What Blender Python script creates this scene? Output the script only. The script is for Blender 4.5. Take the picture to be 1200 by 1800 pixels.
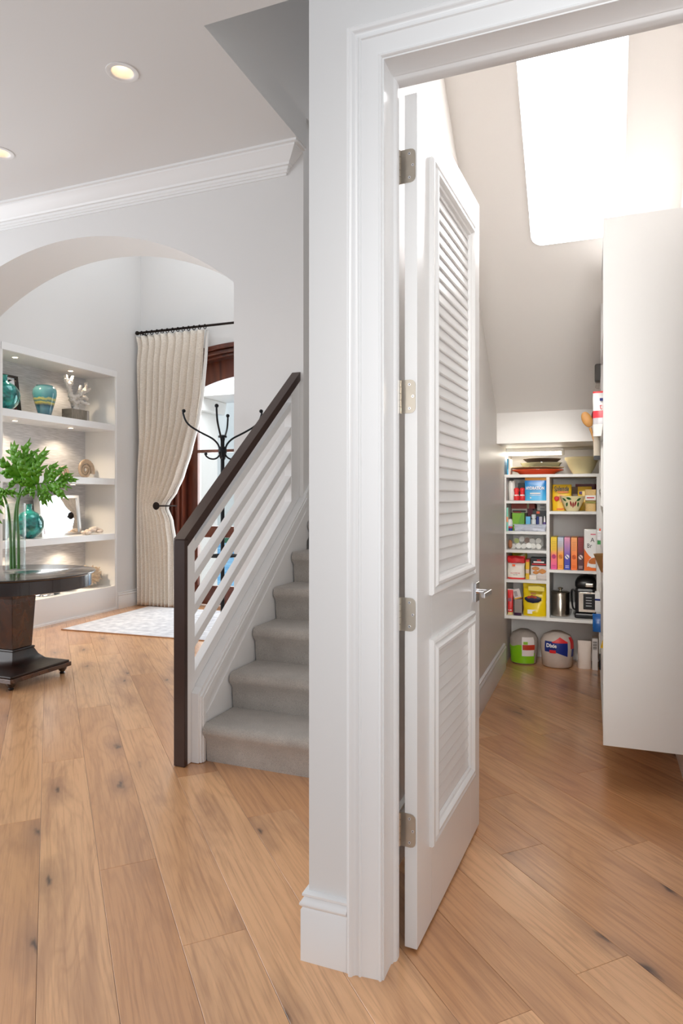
import bpy, bmesh, math, random
from mathutils import Vector, Matrix, noise as mnoise

for o in list(bpy.data.objects):
    bpy.data.objects.remove(o)
SC = bpy.context.scene
COL = SC.collection
PI = math.pi
R = math.radians

# ------------------------------------------------------------------ camera
cam_d = bpy.data.cameras.new('camera')
cam = bpy.data.objects.new('camera', cam_d)
COL.objects.link(cam)
cam.location = (0, 0, 1.29)
cam.rotation_euler = (R(90), 0, R(21.2))
cam_d.sensor_fit = 'VERTICAL'
cam_d.sensor_height = 36
cam_d.lens = 1165 / 1800 * 36
cam_d.shift_y = -25 / 1800
cam_d.clip_start = 0.05
cam_d.clip_end = 200
SC.camera = cam

# ------------------------------------------------------------------ world, light, exposure
SKY_STRENGTH = 1.15
PANTRY_PANEL = 8.6
w = bpy.data.worlds.new('sky')
SC.world = w
w.use_nodes = True
bg = w.node_tree.nodes['Background']
bg.inputs[0].default_value = (0.89, 0.945, 1.0, 1)
bg.inputs[1].default_value = SKY_STRENGTH
SC.view_settings.view_transform = 'Standard'
SC.view_settings.look = 'None'
SC.view_settings.exposure = 0.0
SC.view_settings.gamma = 1.0
SC.view_settings.use_curve_mapping = False
SC.cycles.use_denoising = True
SC.cycles.max_bounces = 10
SC.cycles.diffuse_bounces = 6
SC.cycles.glossy_bounces = 5
SC.cycles.transmission_bounces = 8
SC.cycles.transparent_max_bounces = 10
SC.cycles.sample_clamp_indirect = 6
SC.cycles.caustics_reflective = False
SC.cycles.caustics_refractive = False



def area(name, loc, rot, sx, sy, power, col=(1, 1, 1)):
    d = bpy.data.lights.new(name, 'AREA')
    d.shape = 'RECTANGLE'
    d.size, d.size_y, d.energy, d.color = sx, sy, power, col
    o = bpy.data.objects.new(name, d)
    o.location, o.rotation_euler = loc, rot
    COL.objects.link(o)
    return o


# daylight: tall windows along the left of the living room, fill lamps added over the foyer and high in the stairwell
area('living_window_daylight', (-6.95, 1.2, 1.7), (0, R(-90), 0), 2.8, 4.6, 150, (0.97, 0.98, 1))
area('foyer_fill_light', (-3.75, 5.55, 4.78), (0, 0, 0), 2.3, 1.5, 22, (0.97, 0.98, 1))  # unseen lamp added under the roof opening to brighten the foyer
area('front_door_daylight', (-3.78, 7.25, 1.55), (R(-90), 0, 0), 1.7, 2.4, 75, (0.95, 0.98, 1))
area('stairwell_fill_light', (-1.28, 6.85, 4.9), (R(-80), 0, 0), .9, 1.6, 18, (0.93, 0.95, 1))  # lamp added to lift the dark upper stairwell, no window there

fl_ = area('camera_flash_fill', (.50, -1.5, 1.75), (R(88), 0, R(4)), 1.1, 1.3, 9, (1, .99, .97))  # flash-like lamp added behind the camera to brighten the pantry
fl_.data.spread = R(42)
area('porch_fill_light', (-4.6, 7.15, 3.7), (R(55), 0, 0), 4, .8, 130, (.95, .98, 1))  # lamp added above the front door to brighten the porch column
# unseen spot with no fixture, added to brighten the back shelves
sd = bpy.data.lights.new('pantry_fill_spot', 'SPOT')
sd.energy, sd.spot_size, sd.spot_blend, sd.color, sd.shadow_soft_size = 210, R(27), .6, (1, .96, .90), .08
so = bpy.data.objects.new('pantry_fill_spot', sd)
so.location = (-.40, 1.93, 2.75)
so.rotation_euler = (Vector((-.38, 5.2, .88)) - so.location).to_track_quat('-Z', 'Y').to_euler()
COL.objects.link(so)

# ------------------------------------------------------------------ helpers
def lin(r, g=None, b=None):
    if g is None:
        g = b = r
    f = lambda c: (c / 255 / 12.92) if c / 255 <= 0.04045 else ((c / 255 + 0.055) / 1.055) ** 2.4
    return (f(r), f(g), f(b), 1.0)


def nmat(name):
    m = bpy.data.materials.new(name)
    m.use_nodes = True
    nt = m.node_tree
    return m, nt, nt.nodes['Principled BSDF']


def mat(name, col, rough=0.5, metal=0.0, spec=0.5, coat=0.0, emit=None, estr=0.0, trans=0.0, ior=1.45, noise=0.0, nscale=30, bump=0.0, sheen=0.0, alpha=1.0):
    m, nt, b = nmat(name)
    if len(col) == 3:
        col = lin(*col)
    b.inputs['Base Color'].default_value = col
    b.inputs['Roughness'].default_value = rough
    b.inputs['Metallic'].default_value = metal
    b.inputs['Specular IOR Level'].default_value = spec
    b.inputs['Coat Weight'].default_value = coat
    b.inputs['IOR'].default_value = ior
    b.inputs['Transmission Weight'].default_value = trans
    b.inputs['Sheen Weight'].default_value = sheen
    b.inputs['Alpha'].default_value = alpha
    if emit:
        b.inputs['Emission Color'].default_value = lin(*emit)
        b.inputs['Emission Strength'].default_value = estr
    if noise or bump:
        tc = nt.nodes.new('ShaderNodeTexCoord')
        n = nt.nodes.new('ShaderNodeTexNoise')
        n.inputs['Scale'].default_value = nscale
        n.inputs['Detail'].default_value = 5
        nt.links.new(tc.outputs['Object'], n.inputs['Vector'])
        if noise:
            mx = nt.nodes.new('ShaderNodeMix')
            mx.data_type = 'RGBA'
            k = 1 - noise
            mx.inputs[6].default_value = (col[0] * k, col[1] * k, col[2] * k, 1)
            mx.inputs[7].default_value = tuple(min(1, c * (1 + noise * .7)) for c in col[:3]) + (1,)
            nt.links.new(n.outputs['Fac'], mx.inputs[0])
            nt.links.new(mx.outputs[2], b.inputs['Base Color'])
        if bump:
            bp = nt.nodes.new('ShaderNodeBump')
            bp.inputs['Strength'].default_value = bump
            bp.inputs['Distance'].default_value = 0.01
            nt.links.new(n.outputs['Fac'], bp.inputs['Height'])
            nt.links.new(bp.outputs[0], b.inputs['Normal'])
    return m


def bands(name, stops, rough=0.35, interp='CONSTANT', axis='Z', noise=0.0):
    """printed colour bands up the height of a pack"""
    m, nt, b = nmat(name)
    tc = nt.nodes.new('ShaderNodeTexCoord')
    sp = nt.nodes.new('ShaderNodeSeparateXYZ')
    cr = nt.nodes.new('ShaderNodeValToRGB')
    nt.links.new(tc.outputs['Generated'], sp.inputs[0])
    src = sp.outputs[axis]
    if noise:
        n = nt.nodes.new('ShaderNodeTexNoise')
        n.inputs['Scale'].default_value = 5
        nt.links.new(tc.outputs['Generated'], n.inputs['Vector'])
        ma = nt.nodes.new('ShaderNodeMath')
        ma.operation = 'MULTIPLY_ADD'
        ma.inputs[1].default_value = noise
        nt.links.new(n.outputs['Fac'], ma.inputs[0])
        nt.links.new(src, ma.inputs[2])
        src = ma.outputs[0]
    nt.links.new(src, cr.inputs[0])
    cr.color_ramp.interpolation = interp
    el = cr.color_ramp.elements
    while len(el) < len(stops):
        el.new(0.5)
    for e, (p, c) in zip(el, stops):
        e.position = p
    for e, (p, c) in zip(sorted(el, key=lambda e: e.position), stops):
        e.color = lin(*c)
    nt.links.new(cr.outputs[0], b.inputs['Base Color'])
    b.inputs['Roughness'].default_value = rough
    return m


class MB:
    def __init__(s):
        s.v, s.f, s.m = [], [], []

    def add(s, vs, fs, mi=0):
        n = len(s.v)
        s.v += [tuple(p) for p in vs]
        for f in fs:
            s.f.append([i + n for i in f])
            s.m.append(mi)
        return s

    def box(s, x0, x1, y0, y1, z0, z1, mi=0):
        return s.add([(x0, y0, z0), (x1, y0, z0), (x1, y1, z0), (x0, y1, z0), (x0, y0, z1), (x1, y0, z1), (x1, y1, z1), (x0, y1, z1)],
                     [(3, 2, 1, 0), (4, 5, 6, 7), (0, 1, 5, 4), (1, 2, 6, 5), (2, 3, 7, 6), (3, 0, 4, 7)], mi)

    def prism(s, pts, axis, a, b, mi=0):
        """closed polygon pts in the two other axes, extruded from a to b along axis"""
        def P(p, t):
            return {'X': (t, p[0], p[1]), 'Y': (p[0], t, p[1]), 'Z': (p[0], p[1], t)}[axis]
        n = len(pts)
        vs = [P(p, a) for p in pts] + [P(p, b) for p in pts]
        fs = [tuple(range(n))[::-1], tuple(range(n, 2 * n))]
        fs += [(i, (i + 1) % n, n + (i + 1) % n, n + i) for i in range(n)]
        return s.add(vs, fs, mi)

    def loft(s, rings, closed=True, caps=True, mi=0, loop=False):
        n = len(rings[0])
        vs = [p for r in rings for p in r]
        fs = []
        m = len(rings)
        for i in range(m if loop else m - 1):
            j2 = (i + 1) % m
            for j in range(n if closed else n - 1):
                k = (j + 1) % n
                fs.append((i * n + j, i * n + k, j2 * n + k, j2 * n + j))
        if caps and closed and not loop:
            fs.append(tuple(range(n))[::-1])
            fs.append(tuple(range((m - 1) * n, m * n)))
        return s.add(vs, fs, mi)

    def lathe(s, prof, cx=0, cy=0, n=24, mi=0, caps=True, sx=1, sy=1):
        rings = [[(cx + r * sx * math.cos(2 * PI * i / n), cy + r * sy * math.sin(2 * PI * i / n), z) for i in range(n)] for r, z in prof]
        return s.loft(rings, True, caps, mi)

    def tube(s, path, r, n=8, mi=0, caps=True):
        path = [Vector(p) for p in path]
        rs = r if isinstance(r, (list, tuple)) else [r] * len(path)
        rings = []
        up = None
        for i, p in enumerate(path):
            t = (path[min(i + 1, len(path) - 1)] - path[max(i - 1, 0)]).normalized()
            if up is None:
                up = Vector((0, 0, 1)) if abs(t.z) < 0.9 else Vector((1, 0, 0))
            a = t.cross(up)
            if a.length < 1e-5:
                a = t.cross(Vector((0, 1, 0)))
            a.normalize()
            b = a.cross(t).normalized()
            up = b
            rings.append([p + (a * math.cos(2 * PI * k / n) + b * math.sin(2 * PI * k / n)) * rs[i] for k in range(n)])
        return s.loft(rings, True, caps, mi)

    def ball(s, c, r, n=12, m=8, mi=0, sc=(1, 1, 1)):
        rings = []
        for i in range(1, m):
            a = PI * i / m
            rings.append([(c[0] + r * sc[0] * math.sin(a) * math.cos(2 * PI * k / n), c[1] + r * sc[1] * math.sin(a) * math.sin(2 * PI * k / n), c[2] - r * sc[2] * math.cos(a)) for k in range(n)])
        return s.loft(rings, True, True, mi)

    def build(s, name, mats, parent=None, smooth=False, world=True, bevel=0, seg=2, angle=40):
        me = bpy.data.meshes.new(name)
        off = base_of(parent) if (parent is not None and world) else Vector((0, 0, 0))
        me.from_pydata([(p[0] - off.x, p[1] - off.y, p[2] - off.z) for p in s.v], [], s.f)
        if not isinstance(mats, (list, tuple)):
            mats = [mats]
        for m in mats:
            me.materials.append(m)
        for p, mi in zip(me.polygons, s.m):
            p.material_index = mi
        bm = bmesh.new()
        bm.from_mesh(me)
        bmesh.ops.recalc_face_normals(bm, faces=bm.faces)
        if smooth:
            for f in bm.faces:
                f.smooth = True
            for e in bm.edges:
                if len(e.link_faces) == 2 and e.calc_face_angle(0) > R(angle):
                    e.smooth = False
        bm.to_mesh(me)
        bm.free()
        o = bpy.data.objects.new(name, me)
        COL.objects.link(o)
        if parent is not None:
            o.parent = parent
        if bevel:
            md = o.modifiers.new('bevel', 'BEVEL')
            md.width, md.segments, md.limit_method, md.angle_limit = bevel, seg, 'ANGLE', R(35)
        return o


def base_of(o):
    v = Vector((0, 0, 0))
    while o is not None:
        v += o.location
        o = o.parent
    return v


def tag(o, label=None, cat=None, group=None, kind=None):
    if label:
        o['label'] = label
    if cat:
        o['category'] = cat
    if group:
        o['group'] = group
    if kind:
        o['kind'] = kind
    return o


def thing(name, label, cat, loc=(0, 0, 0), rz=0, group=None):
    o = bpy.data.objects.new(name, None)
    o.empty_display_size = 0.05
    o.location, o.rotation_euler = loc, (0, 0, rz)
    COL.objects.link(o)
    return tag(o, label, cat, group)


def struct(o, label=None):
    return tag(o, label, None, None, 'structure')


def dup(o, parent=None, loc=None):
    """copy a thing with its parts and sub-parts"""
    c = o.copy()
    COL.objects.link(c)
    if parent is not None:
        c.parent = parent
    if loc is not None:
        c.location = loc
    for ch in [q for q in DUPABLE if q.parent == o]:
        dup(ch, c)
    return c


DUPABLE = []


def smoothline(pts, n=6):
    """catmull-rom through points"""
    out = []
    P = [Vector(p) for p in pts]
    P = [P[0] * 2 - P[1]] + P + [P[-1] * 2 - P[-2]]
    for i in range(1, len(P) - 2):
        for k in range(n):
            t = k / n
            a, b, c, d = P[i - 1], P[i], P[i + 1], P[i + 2]
            out.append(0.5 * ((2 * b) + (c - a) * t + (2 * a - 5 * b + 4 * c - d) * t * t + (3 * b - a - 3 * c + d) * t ** 3))
    out.append(P[-2])
    return out


def text(body, parent, x, y, z, size, m, rot=(R(90), 0, 0), align='CENTER', ext=0.0004, sx=1.0, name='lettering', shear=0, bold=0.0):
    cu = bpy.data.curves.new(name, 'FONT')
    cu.body, cu.size, cu.align_x, cu.extrude, cu.shear = body, size, align, ext, shear
    cu.resolution_u = 2
    cu.offset = bold
    cu.materials.append(m)
    tmp = bpy.data.objects.new(name, cu)
    me = bpy.data.meshes.new_from_object(tmp)
    me.materials.clear()
    me.materials.append(m)
    bpy.data.objects.remove(tmp)
    o = bpy.data.objects.new(name, me)
    COL.objects.link(o)
    off = base_of(parent)
    o.location = (x - off.x, y - off.y, z - off.z)
    o.rotation_euler = rot
    o.scale = (sx, 1, 1)
    o.parent = parent
    return o


# ------------------------------------------------------------------ materials
M = {}
M['wall'] = mat('wall_paint', lin(222, 221, 220), 0.55, spec=0.3, bump=0.02, nscale=180)
M['ceil'] = mat('ceiling_paint', lin(222, 222, 222), 0.8, spec=0.2)
M['trim'] = mat('trim_paint', lin(232, 232, 232), 0.28, spec=0.45)
M['door'] = mat('door_paint', lin(230, 229, 228), 0.25, spec=0.5)
M['pantry'] = mat('pantry_paint', lin(234, 230, 225), 0.4, spec=0.4, bump=0.02, nscale=180)
M['melamine'] = mat('white_melamine', lin(230, 229, 226), 0.4, spec=0.4)
M['dark_wood'] = mat('espresso_wood', lin(62, 44, 38), 0.3, noise=0.25, nscale=12)
M['nickel'] = mat('satin_nickel', lin(196, 186, 172), 0.3, metal=1)
M['chrome'] = mat('chrome', lin(225, 225, 228), 0.08, metal=1)
M['black_metal'] = mat('black_iron', lin(30, 31, 34), 0.45, metal=0.6)
M['bronze'] = mat('dark_bronze', lin(38, 30, 27), 0.4, metal=0.7)
M['glass'] = mat('clear_glass', (1, 1, 1, 1), 0.0, trans=1.0, ior=1.45)
M['thin_plastic'] = mat('clear_film', (0.9, 0.9, 0.9, 1), 0.12, alpha=0.12, spec=0.7)
M['water'] = mat('water', (0.95, 1, 0.98, 1), 0.0, trans=1.0, ior=1.33)
M['mirror'] = mat('mirror', lin(235, 235, 236), 0.02, metal=1)
M['white_print'] = mat('white_print', lin(240, 240, 238), 0.4)
M['black'] = mat('black_plastic', lin(24, 23, 24), 0.35)
M['black_print'] = mat('black_print', lin(30, 26, 28), 0.5)
M['red_print'] = mat('red_print', lin(206, 40, 44), 0.45)
M['navy'] = mat('navy_print', lin(24, 44, 120), 0.4)
M['orange'] = mat('orange_glaze', lin(238, 92, 40), 0.25)
M['cream'] = mat('cream_glaze', lin(236, 224, 178), 0.3)
M['white_ceramic'] = mat('white_ceramic', lin(240, 238, 232), 0.2)
M['green_print'] = mat('green_print', lin(140, 190, 40), 0.4)
M['leaf_dark'] = mat('painted_leaf', lin(40, 92, 40), 0.35)


def wood_floor():
    m, nt, b = nmat('oak_floor')
    N, L = nt.nodes, nt.links
    tc = N.new('ShaderNodeTexCoord')
    oi = N.new('ShaderNodeObjectInfo')
    mu = N.new('ShaderNodeMath'); mu.operation = 'MULTIPLY'; mu.inputs[1].default_value = 40
    L.new(oi.outputs['Random'], mu.inputs[0])
    cb = N.new('ShaderNodeCombineXYZ')
    L.new(mu.outputs[0], cb.inputs[0]); L.new(mu.outputs[0], cb.inputs[1])
    ad = N.new('ShaderNodeVectorMath'); ad.operation = 'ADD'
    L.new(tc.outputs['Object'], ad.inputs[0]); L.new(cb.outputs[0], ad.inputs[1])
    # long grain: x is along the plank
    def tex(scale, sc, detail, dist=0.0, rough=.6):
        mp = N.new('ShaderNodeMapping'); mp.inputs['Scale'].default_value = scale
        L.new(ad.outputs[0], mp.inputs[0])
        t = N.new('ShaderNodeTexNoise'); t.inputs['Scale'].default_value = sc; t.inputs['Detail'].default_value = detail
        t.inputs['Distortion'].default_value = dist; t.inputs['Roughness'].default_value = rough
        L.new(mp.outputs[0], t.inputs['Vector'])
        return t
    g = tex((1.1, 34, 1), 2.2, 8, .5, .7)
    br = tex((.9, 5.0, 1), 1.5, 4, .8)
    # cathedral figure: rings of a stretched, distorted field
    fg = tex((.55, 4.2, 1), 1.6, 2, .35, .4)
    rg_ = N.new('ShaderNodeMath'); rg_.operation = 'MULTIPLY'; rg_.inputs[1].default_value = 22
    L.new(fg.outputs['Fac'], rg_.inputs[0])
    wv = N.new('ShaderNodeMath'); wv.operation = 'PINGPONG'; wv.inputs[1].default_value = 1
    L.new(rg_.outputs[0], wv.inputs[0])

    def mix(a, bb, fac, mode='MIX'):
        x = N.new('ShaderNodeMix'); x.data_type = 'RGBA'; x.blend_type = mode
        for s, i in ((a, 6), (bb, 7), (fac, 0)):
            if hasattr(s, 'node'):
                L.new(s, x.inputs[i])
            else:
                x.inputs[i].default_value = s
        return x.outputs[2]

    def ramp(src, p0, p1, c0=(0, 0, 0, 1), c1=(1, 1, 1, 1)):
        r = N.new('ShaderNodeValToRGB')
        r.color_ramp.elements[0].position, r.color_ramp.elements[1].position = p0, p1
        r.color_ramp.elements[0].color, r.color_ramp.elements[1].color = c0, c1
        L.new(src, r.inputs[0])
        return r.outputs[0]

    tone = ramp(oi.outputs['Random'], 0.0, 1.0, lin(203, 147, 100), lin(235, 183, 134))
    dark = mix(tone, lin(164, 116, 82), ramp(br.outputs['Fac'], 0.50, 0.78, (0, 0, 0, 1), (.75, .75, .75, 1)))
    c1 = mix(dark, lin(148, 98, 62), ramp(g.outputs['Fac'], 0.48, 0.70, (0, 0, 0, 1), (.5, .5, .5, 1)))
    c2 = mix(c1, lin(152, 102, 66), ramp(wv.outputs[0], 0.55, 1.0, (0, 0, 0, 1), (.20, .20, .20, 1)))
    # knots
    mp4 = N.new('ShaderNodeMapping'); mp4.inputs['Scale'].default_value = (1.7, 4.4, 1)
    L.new(ad.outputs[0], mp4.inputs[0])
    dn = N.new('ShaderNodeTexNoise'); dn.inputs['Scale'].default_value = 6
    L.new(mp4.outputs[0], dn.inputs['Vector'])
    dv = N.new('ShaderNodeVectorMath'); dv.operation = 'MULTIPLY_ADD'; dv.inputs[1].default_value = (.22, .22, 0)
    L.new(dn.outputs['Color'], dv.inputs[0]); L.new(mp4.outputs[0], dv.inputs[2])
    vo = N.new('ShaderNodeTexVoronoi'); vo.inputs['Scale'].default_value = 1.0; vo.voronoi_dimensions = '2D'
    L.new(dv.outputs[0], vo.inputs['Vector'])
    sep = N.new('ShaderNodeSeparateColor'); L.new(vo.outputs['Color'], sep.inputs[0])
    some = ramp(sep.outputs[0], 0.52, 0.54)
    k1 = ramp(vo.outputs['Distance'], 0.01, 0.07, (1, 1, 1, 1), (0, 0, 0, 1))
    k2 = ramp(vo.outputs['Distance'], 0.06, 0.34, (.55, .55, .55, 1), (0, 0, 0, 1))
    f1 = mix((0, 0, 0, 1), k1, some); f2 = mix((0, 0, 0, 1), k2, some)
    c3 = mix(c2, lin(140, 100, 76), f2)
    c4 = mix(c3, lin(84, 58, 44), f1)
    L.new(c4, b.inputs['Base Color'])
    rr = N.new('ShaderNodeMapRange'); rr.inputs[3].default_value = 0.26; rr.inputs[4].default_value = 0.40
    L.new(g.outputs['Fac'], rr.inputs[0]); L.new(rr.outputs[0], b.inputs['Roughness'])
    bp = N.new('ShaderNodeBump'); bp.inputs['Strength'].default_value = 0.12; bp.inputs['Distance'].default_value = 0.002
    L.new(g.outputs['Fac'], bp.inputs['Height']); L.new(bp.outputs[0], b.inputs['Normal'])
    b.inputs['Specular IOR Level'].default_value = 0.6
    b.inputs['Coat Weight'].default_value = 0.8
    b.inputs['Coat Roughness'].default_value = 0.2
    return m


def carpet():
    m, nt, b = nmat('grey_carpet')
    N, L = nt.nodes, nt.links
    tc = N.new('ShaderNodeTexCoord')
    n1 = N.new('ShaderNodeTexNoise'); n1.inputs['Scale'].default_value = 9; n1.inputs['Detail'].default_value = 4
    n2 = N.new('ShaderNodeTexNoise'); n2.inputs['Scale'].default_value = 320; n2.inputs['Detail'].default_value = 2
    L.new(tc.outputs['Object'], n1.inputs['Vector']); L.new(tc.outputs['Object'], n2.inputs['Vector'])
    mx = N.new('ShaderNodeMix'); mx.data_type = 'RGBA'
    mx.inputs[6].default_value = lin(164, 157, 150); mx.inputs[7].default_value = lin(200, 193, 185)
    L.new(n1.outputs['Fac'], mx.inputs[0])
    mx2 = N.new('ShaderNodeMix'); mx2.data_type = 'RGBA'; mx2.blend_type = 'MULTIPLY'; mx2.inputs[0].default_value = 0.75
    rp = N.new('ShaderNodeValToRGB'); rp.color_ramp.elements[0].position = .3; rp.color_ramp.elements[0].color = (.55, .55, .55, 1); rp.color_ramp.elements[1].position = .62
    L.new(n2.outputs['Fac'], rp.inputs[0])
    L.new(mx.outputs[2], mx2.inputs[6]); L.new(rp.outputs[0], mx2.inputs[7]); L.new(mx2.outputs[2], b.inputs['Base Color'])
    bp = N.new('ShaderNodeBump'); bp.inputs['Strength'].default_value = 0.5; bp.inputs['Distance'].default_value = 0.006
    L.new(n2.outputs['Fac'], bp.inputs['Height']); L.new(bp.outputs[0], b.inputs['Normal'])
    b.inputs['Roughness'].default_value = 1; b.inputs['Sheen Weight'].default_value = 0.35; b.inputs['Specular IOR Level'].default_value = .1
    return m


def weave(name, c0, c1, sx, sz, rough=0.9, mode='Object'):
    m, nt, b = nmat(name)
    N, L = nt.nodes, nt.links
    tc = N.new('ShaderNodeTexCoord')
    mp = N.new('ShaderNodeMapping'); mp.inputs['Scale'].default_value = (sx, sx, sz)
    L.new(tc.outputs[mode], mp.inputs[0])
    n = N.new('ShaderNodeTexNoise'); n.inputs['Scale'].default_value = 1; n.inputs['Detail'].default_value = 4
    L.new(mp.outputs[0], n.inputs['Vector'])
    r = N.new('ShaderNodeValToRGB')
    r.color_ramp.elements[0].position, r.color_ramp.elements[1].position = .35, .68
    r.color_ramp.elements[0].color, r.color_ramp.elements[1].color = lin(*c0), lin(*c1)
    L.new(n.outputs['Fac'], r.inputs[0]); L.new(r.outputs[0], b.inputs['Base Color'])
    bp = N.new('ShaderNodeBump'); bp.inputs['Strength'].default_value = 0.25; bp.inputs['Distance'].default_value = 0.004
    L.new(n.outputs['Fac'], bp.inputs['Height']); L.new(bp.outputs[0], b.inputs['Normal'])
    b.inputs['Roughness'].default_value = rough
    b.inputs['Specular IOR Level'].default_value = .2
    return m


def grained(name, c0, c1, scale, stretch, rough=0.3, coat=0.0):
    m, nt, b = nmat(name)
    N, L = nt.nodes, nt.links
    tc = N.new('ShaderNodeTexCoord')
    mp = N.new('ShaderNodeMapping'); mp.inputs['Scale'].default_value = stretch
    L.new(tc.outputs['Object'], mp.inputs[0])
    n = N.new('ShaderNodeTexNoise'); n.inputs['Scale'].default_value = scale; n.inputs['Detail'].default_value = 6; n.inputs['Distortion'].default_value = 1.2
    L.new(mp.outputs[0], n.inputs['Vector'])
    r = N.new('ShaderNodeValToRGB')
    r.color_ramp.elements[0].position, r.color_ramp.elements[1].position = .3, .72
    r.color_ramp.elements[0].color, r.color_ramp.elements[1].color = lin(*c0), lin(*c1)
    L.new(n.outputs['Fac'], r.inputs[0]); L.new(r.outputs[0], b.inputs['Base Color'])
    b.inputs['Roughness'].default_value = rough
    b.inputs['Coat Weight'].default_value = coat
    b.inputs['Coat Roughness'].default_value = 0.06
    return m


M['floor'] = wood_floor()
M['carpet'] = carpet()
M['linen'] = weave('linen_curtain', (212, 202, 190), (238, 230, 219), 40, 300)
M['lining'] = mat('curtain_lining', lin(236, 234, 230), 0.9, spec=.1)
M['rug'] = weave('rug_weave', (196, 199, 208), (228, 230, 236), 14, 14)
M['grasscloth'] = weave('grasscloth_panel', (176, 176, 178), (208, 208, 210), 8, 160, 0.45)
M['mahogany'] = grained('mahogany', (66, 26, 16), (112, 52, 30), 3, (3, 3, .5), 0.28, 0.3)
M['table_wood'] = grained('dark_polished_wood', (16, 9, 7), (42, 21, 12), 4, (2, 2, .6), 0.25, 0.6)
M['base_wood'] = grained('dark_base_wood', (16, 9, 7), (46, 23, 13), 4, (2, 2, .6), 0.4)
M['burl'] = grained('burl_veneer', (24, 11, 6), (88, 46, 18), 11, (1, 1, .6), 0.25, 0.5)
M['subfloor'] = mat('floor_joint', lin(104, 74, 54), 0.8)

def pane_mat():
    m = bpy.data.materials.new('window_glass')
    m.use_nodes = True
    nt = m.node_tree
    nt.nodes.remove(nt.nodes['Principled BSDF'])
    out = nt.nodes['Material Output']
    t = nt.nodes.new('ShaderNodeBsdfTransparent')
    t.inputs[0].default_value = (.95, .97, .97, 1)
    g = nt.nodes.new('ShaderNodeBsdfGlossy')
    g.inputs['Roughness'].default_value = 0.0
    fr_ = nt.nodes.new('ShaderNodeFresnel')
    fr_.inputs[0].default_value = 1.45
    mx = nt.nodes.new('ShaderNodeMixShader')
    ge = nt.nodes.new('ShaderNodeNewGeometry')
    inv = nt.nodes.new('ShaderNodeMath'); inv.operation = 'SUBTRACT'; inv.inputs[0].default_value = 1
    mul = nt.nodes.new('ShaderNodeMath'); mul.operation = 'MULTIPLY'
    nt.links.new(ge.outputs['Backfacing'], inv.inputs[1])
    nt.links.new(inv.outputs[0], mul.inputs[0])
    nt.links.new(fr_.outputs[0], mul.inputs[1])
    for a, b in ((mul.outputs[0], mx.inputs[0]), (t.outputs[0], mx.inputs[1]), (g.outputs[0], mx.inputs[2]), (mx.outputs[0], out.inputs[0])):
        nt.links.new(a, b)
    return m


M['pane'] = pane_mat()

# ================================================================== STRUCTURE
# ---- floor: diagonal oak planks, 190.5 mm wide
floor = struct(MB().box(-7, 3, -3, 7.0, -0.2, -0.013).build('floor', M['subfloor']), 'oak plank floor laid on the diagonal')
PW, PL = 0.1905, 1.915
pm = MB()
hw, hl, bv, th = PW / 2 - .0005, PL / 2 - .0005, .0007, .013
ring = lambda a, b_, z: [(-a, -b_, z), (a, -b_, z), (a, b_, z), (-a, b_, z)]
pm.loft([ring(hl, hw, -th), ring(hl, hw, -bv), ring(hl - bv, hw - bv, 0)])
plank0 = pm.build('plank', M['floor'], floor, world=False)
joint0 = {-2: 2.93, -1: 3.53, 0: 2.437, 1: 1.93, 7: 1.96, 8: 2.343, 9: 1.817, 11: 2.39, 2: 3.1, 3: 2.6, 4: 3.25, 5: 2.75, 6: 3.3, 10: 2.95}
rng = random.Random(4)
first = True
st, ct = math.sin(R(21.2)), math.cos(R(21.2))


def in_view(p, q):
    x, y = (q - p) / 2 ** .5, (q + p) / 2 ** .5
    d = -x * st + y * ct
    l = x * ct + y * st
    return d > 1.2 and abs(l / d) < .62 and -7 < x < 3 and y < 6.9 and (x < 1.0)


for k in range(-46, 32):
    q = .160 + PW * (k + .5)
    j0 = joint0.get(k, rng.uniform(0, PL))
    for n in range(-8, 9):
        pc = j0 + PL * (n + .5)
        if not any(in_view(pc + t * PL / 2, q) for t in (-1, -.5, 0, .5, 1)):
            continue
        o = plank0 if first else plank0.copy()
        if not first:
            COL.objects.link(o)
        first = False
        o.location = ((q - pc) / 2 ** .5, (q + pc) / 2 ** .5, 0)
        o.rotation_euler = (0, 0, R(135) + (PI if rng.random() < .5 else 0))


def slab(name, xs, ys, z0, z1, skip, m):
    """plate made of grid cells, leaving out the cells in skip; only its outer faces"""
    mb = MB()
    idx = {}

    def V(i, j, t):
        k = (i, j, t)
        if k not in idx:
            idx[k] = len(mb.v)
            mb.v.append((xs[i], ys[j], z1 if t else z0))
        return idx[k]
    solid = lambda i, j: 0 <= i < len(xs) - 1 and 0 <= j < len(ys) - 1 and not skip((xs[i] + xs[i + 1]) / 2, (ys[j] + ys[j + 1]) / 2)
    for i in range(len(xs) - 1):
        for j in range(len(ys) - 1):
            if not solid(i, j):
                continue
            fs = [(V(i, j, 0), V(i, j + 1, 0), V(i + 1, j + 1, 0), V(i + 1, j, 0)), (V(i, j, 1), V(i + 1, j, 1), V(i + 1, j + 1, 1), V(i, j + 1, 1))]
            if not solid(i - 1, j): fs.append((V(i, j, 0), V(i, j, 1), V(i, j + 1, 1), V(i, j + 1, 0)))
            if not solid(i + 1, j): fs.append((V(i + 1, j, 0), V(i + 1, j + 1, 0), V(i + 1, j + 1, 1), V(i + 1, j, 1)))
            if not solid(i, j - 1): fs.append((V(i, j, 0), V(i + 1, j, 0), V(i + 1, j, 1), V(i, j, 1)))
            if not solid(i, j + 1): fs.append((V(i, j + 1, 0), V(i, j + 1, 1), V(i + 1, j + 1, 1), V(i + 1, j + 1, 0)))
            for f in fs:
                mb.f.append(f)
                mb.m.append(0)
    return mb.build(name, m)


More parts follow.
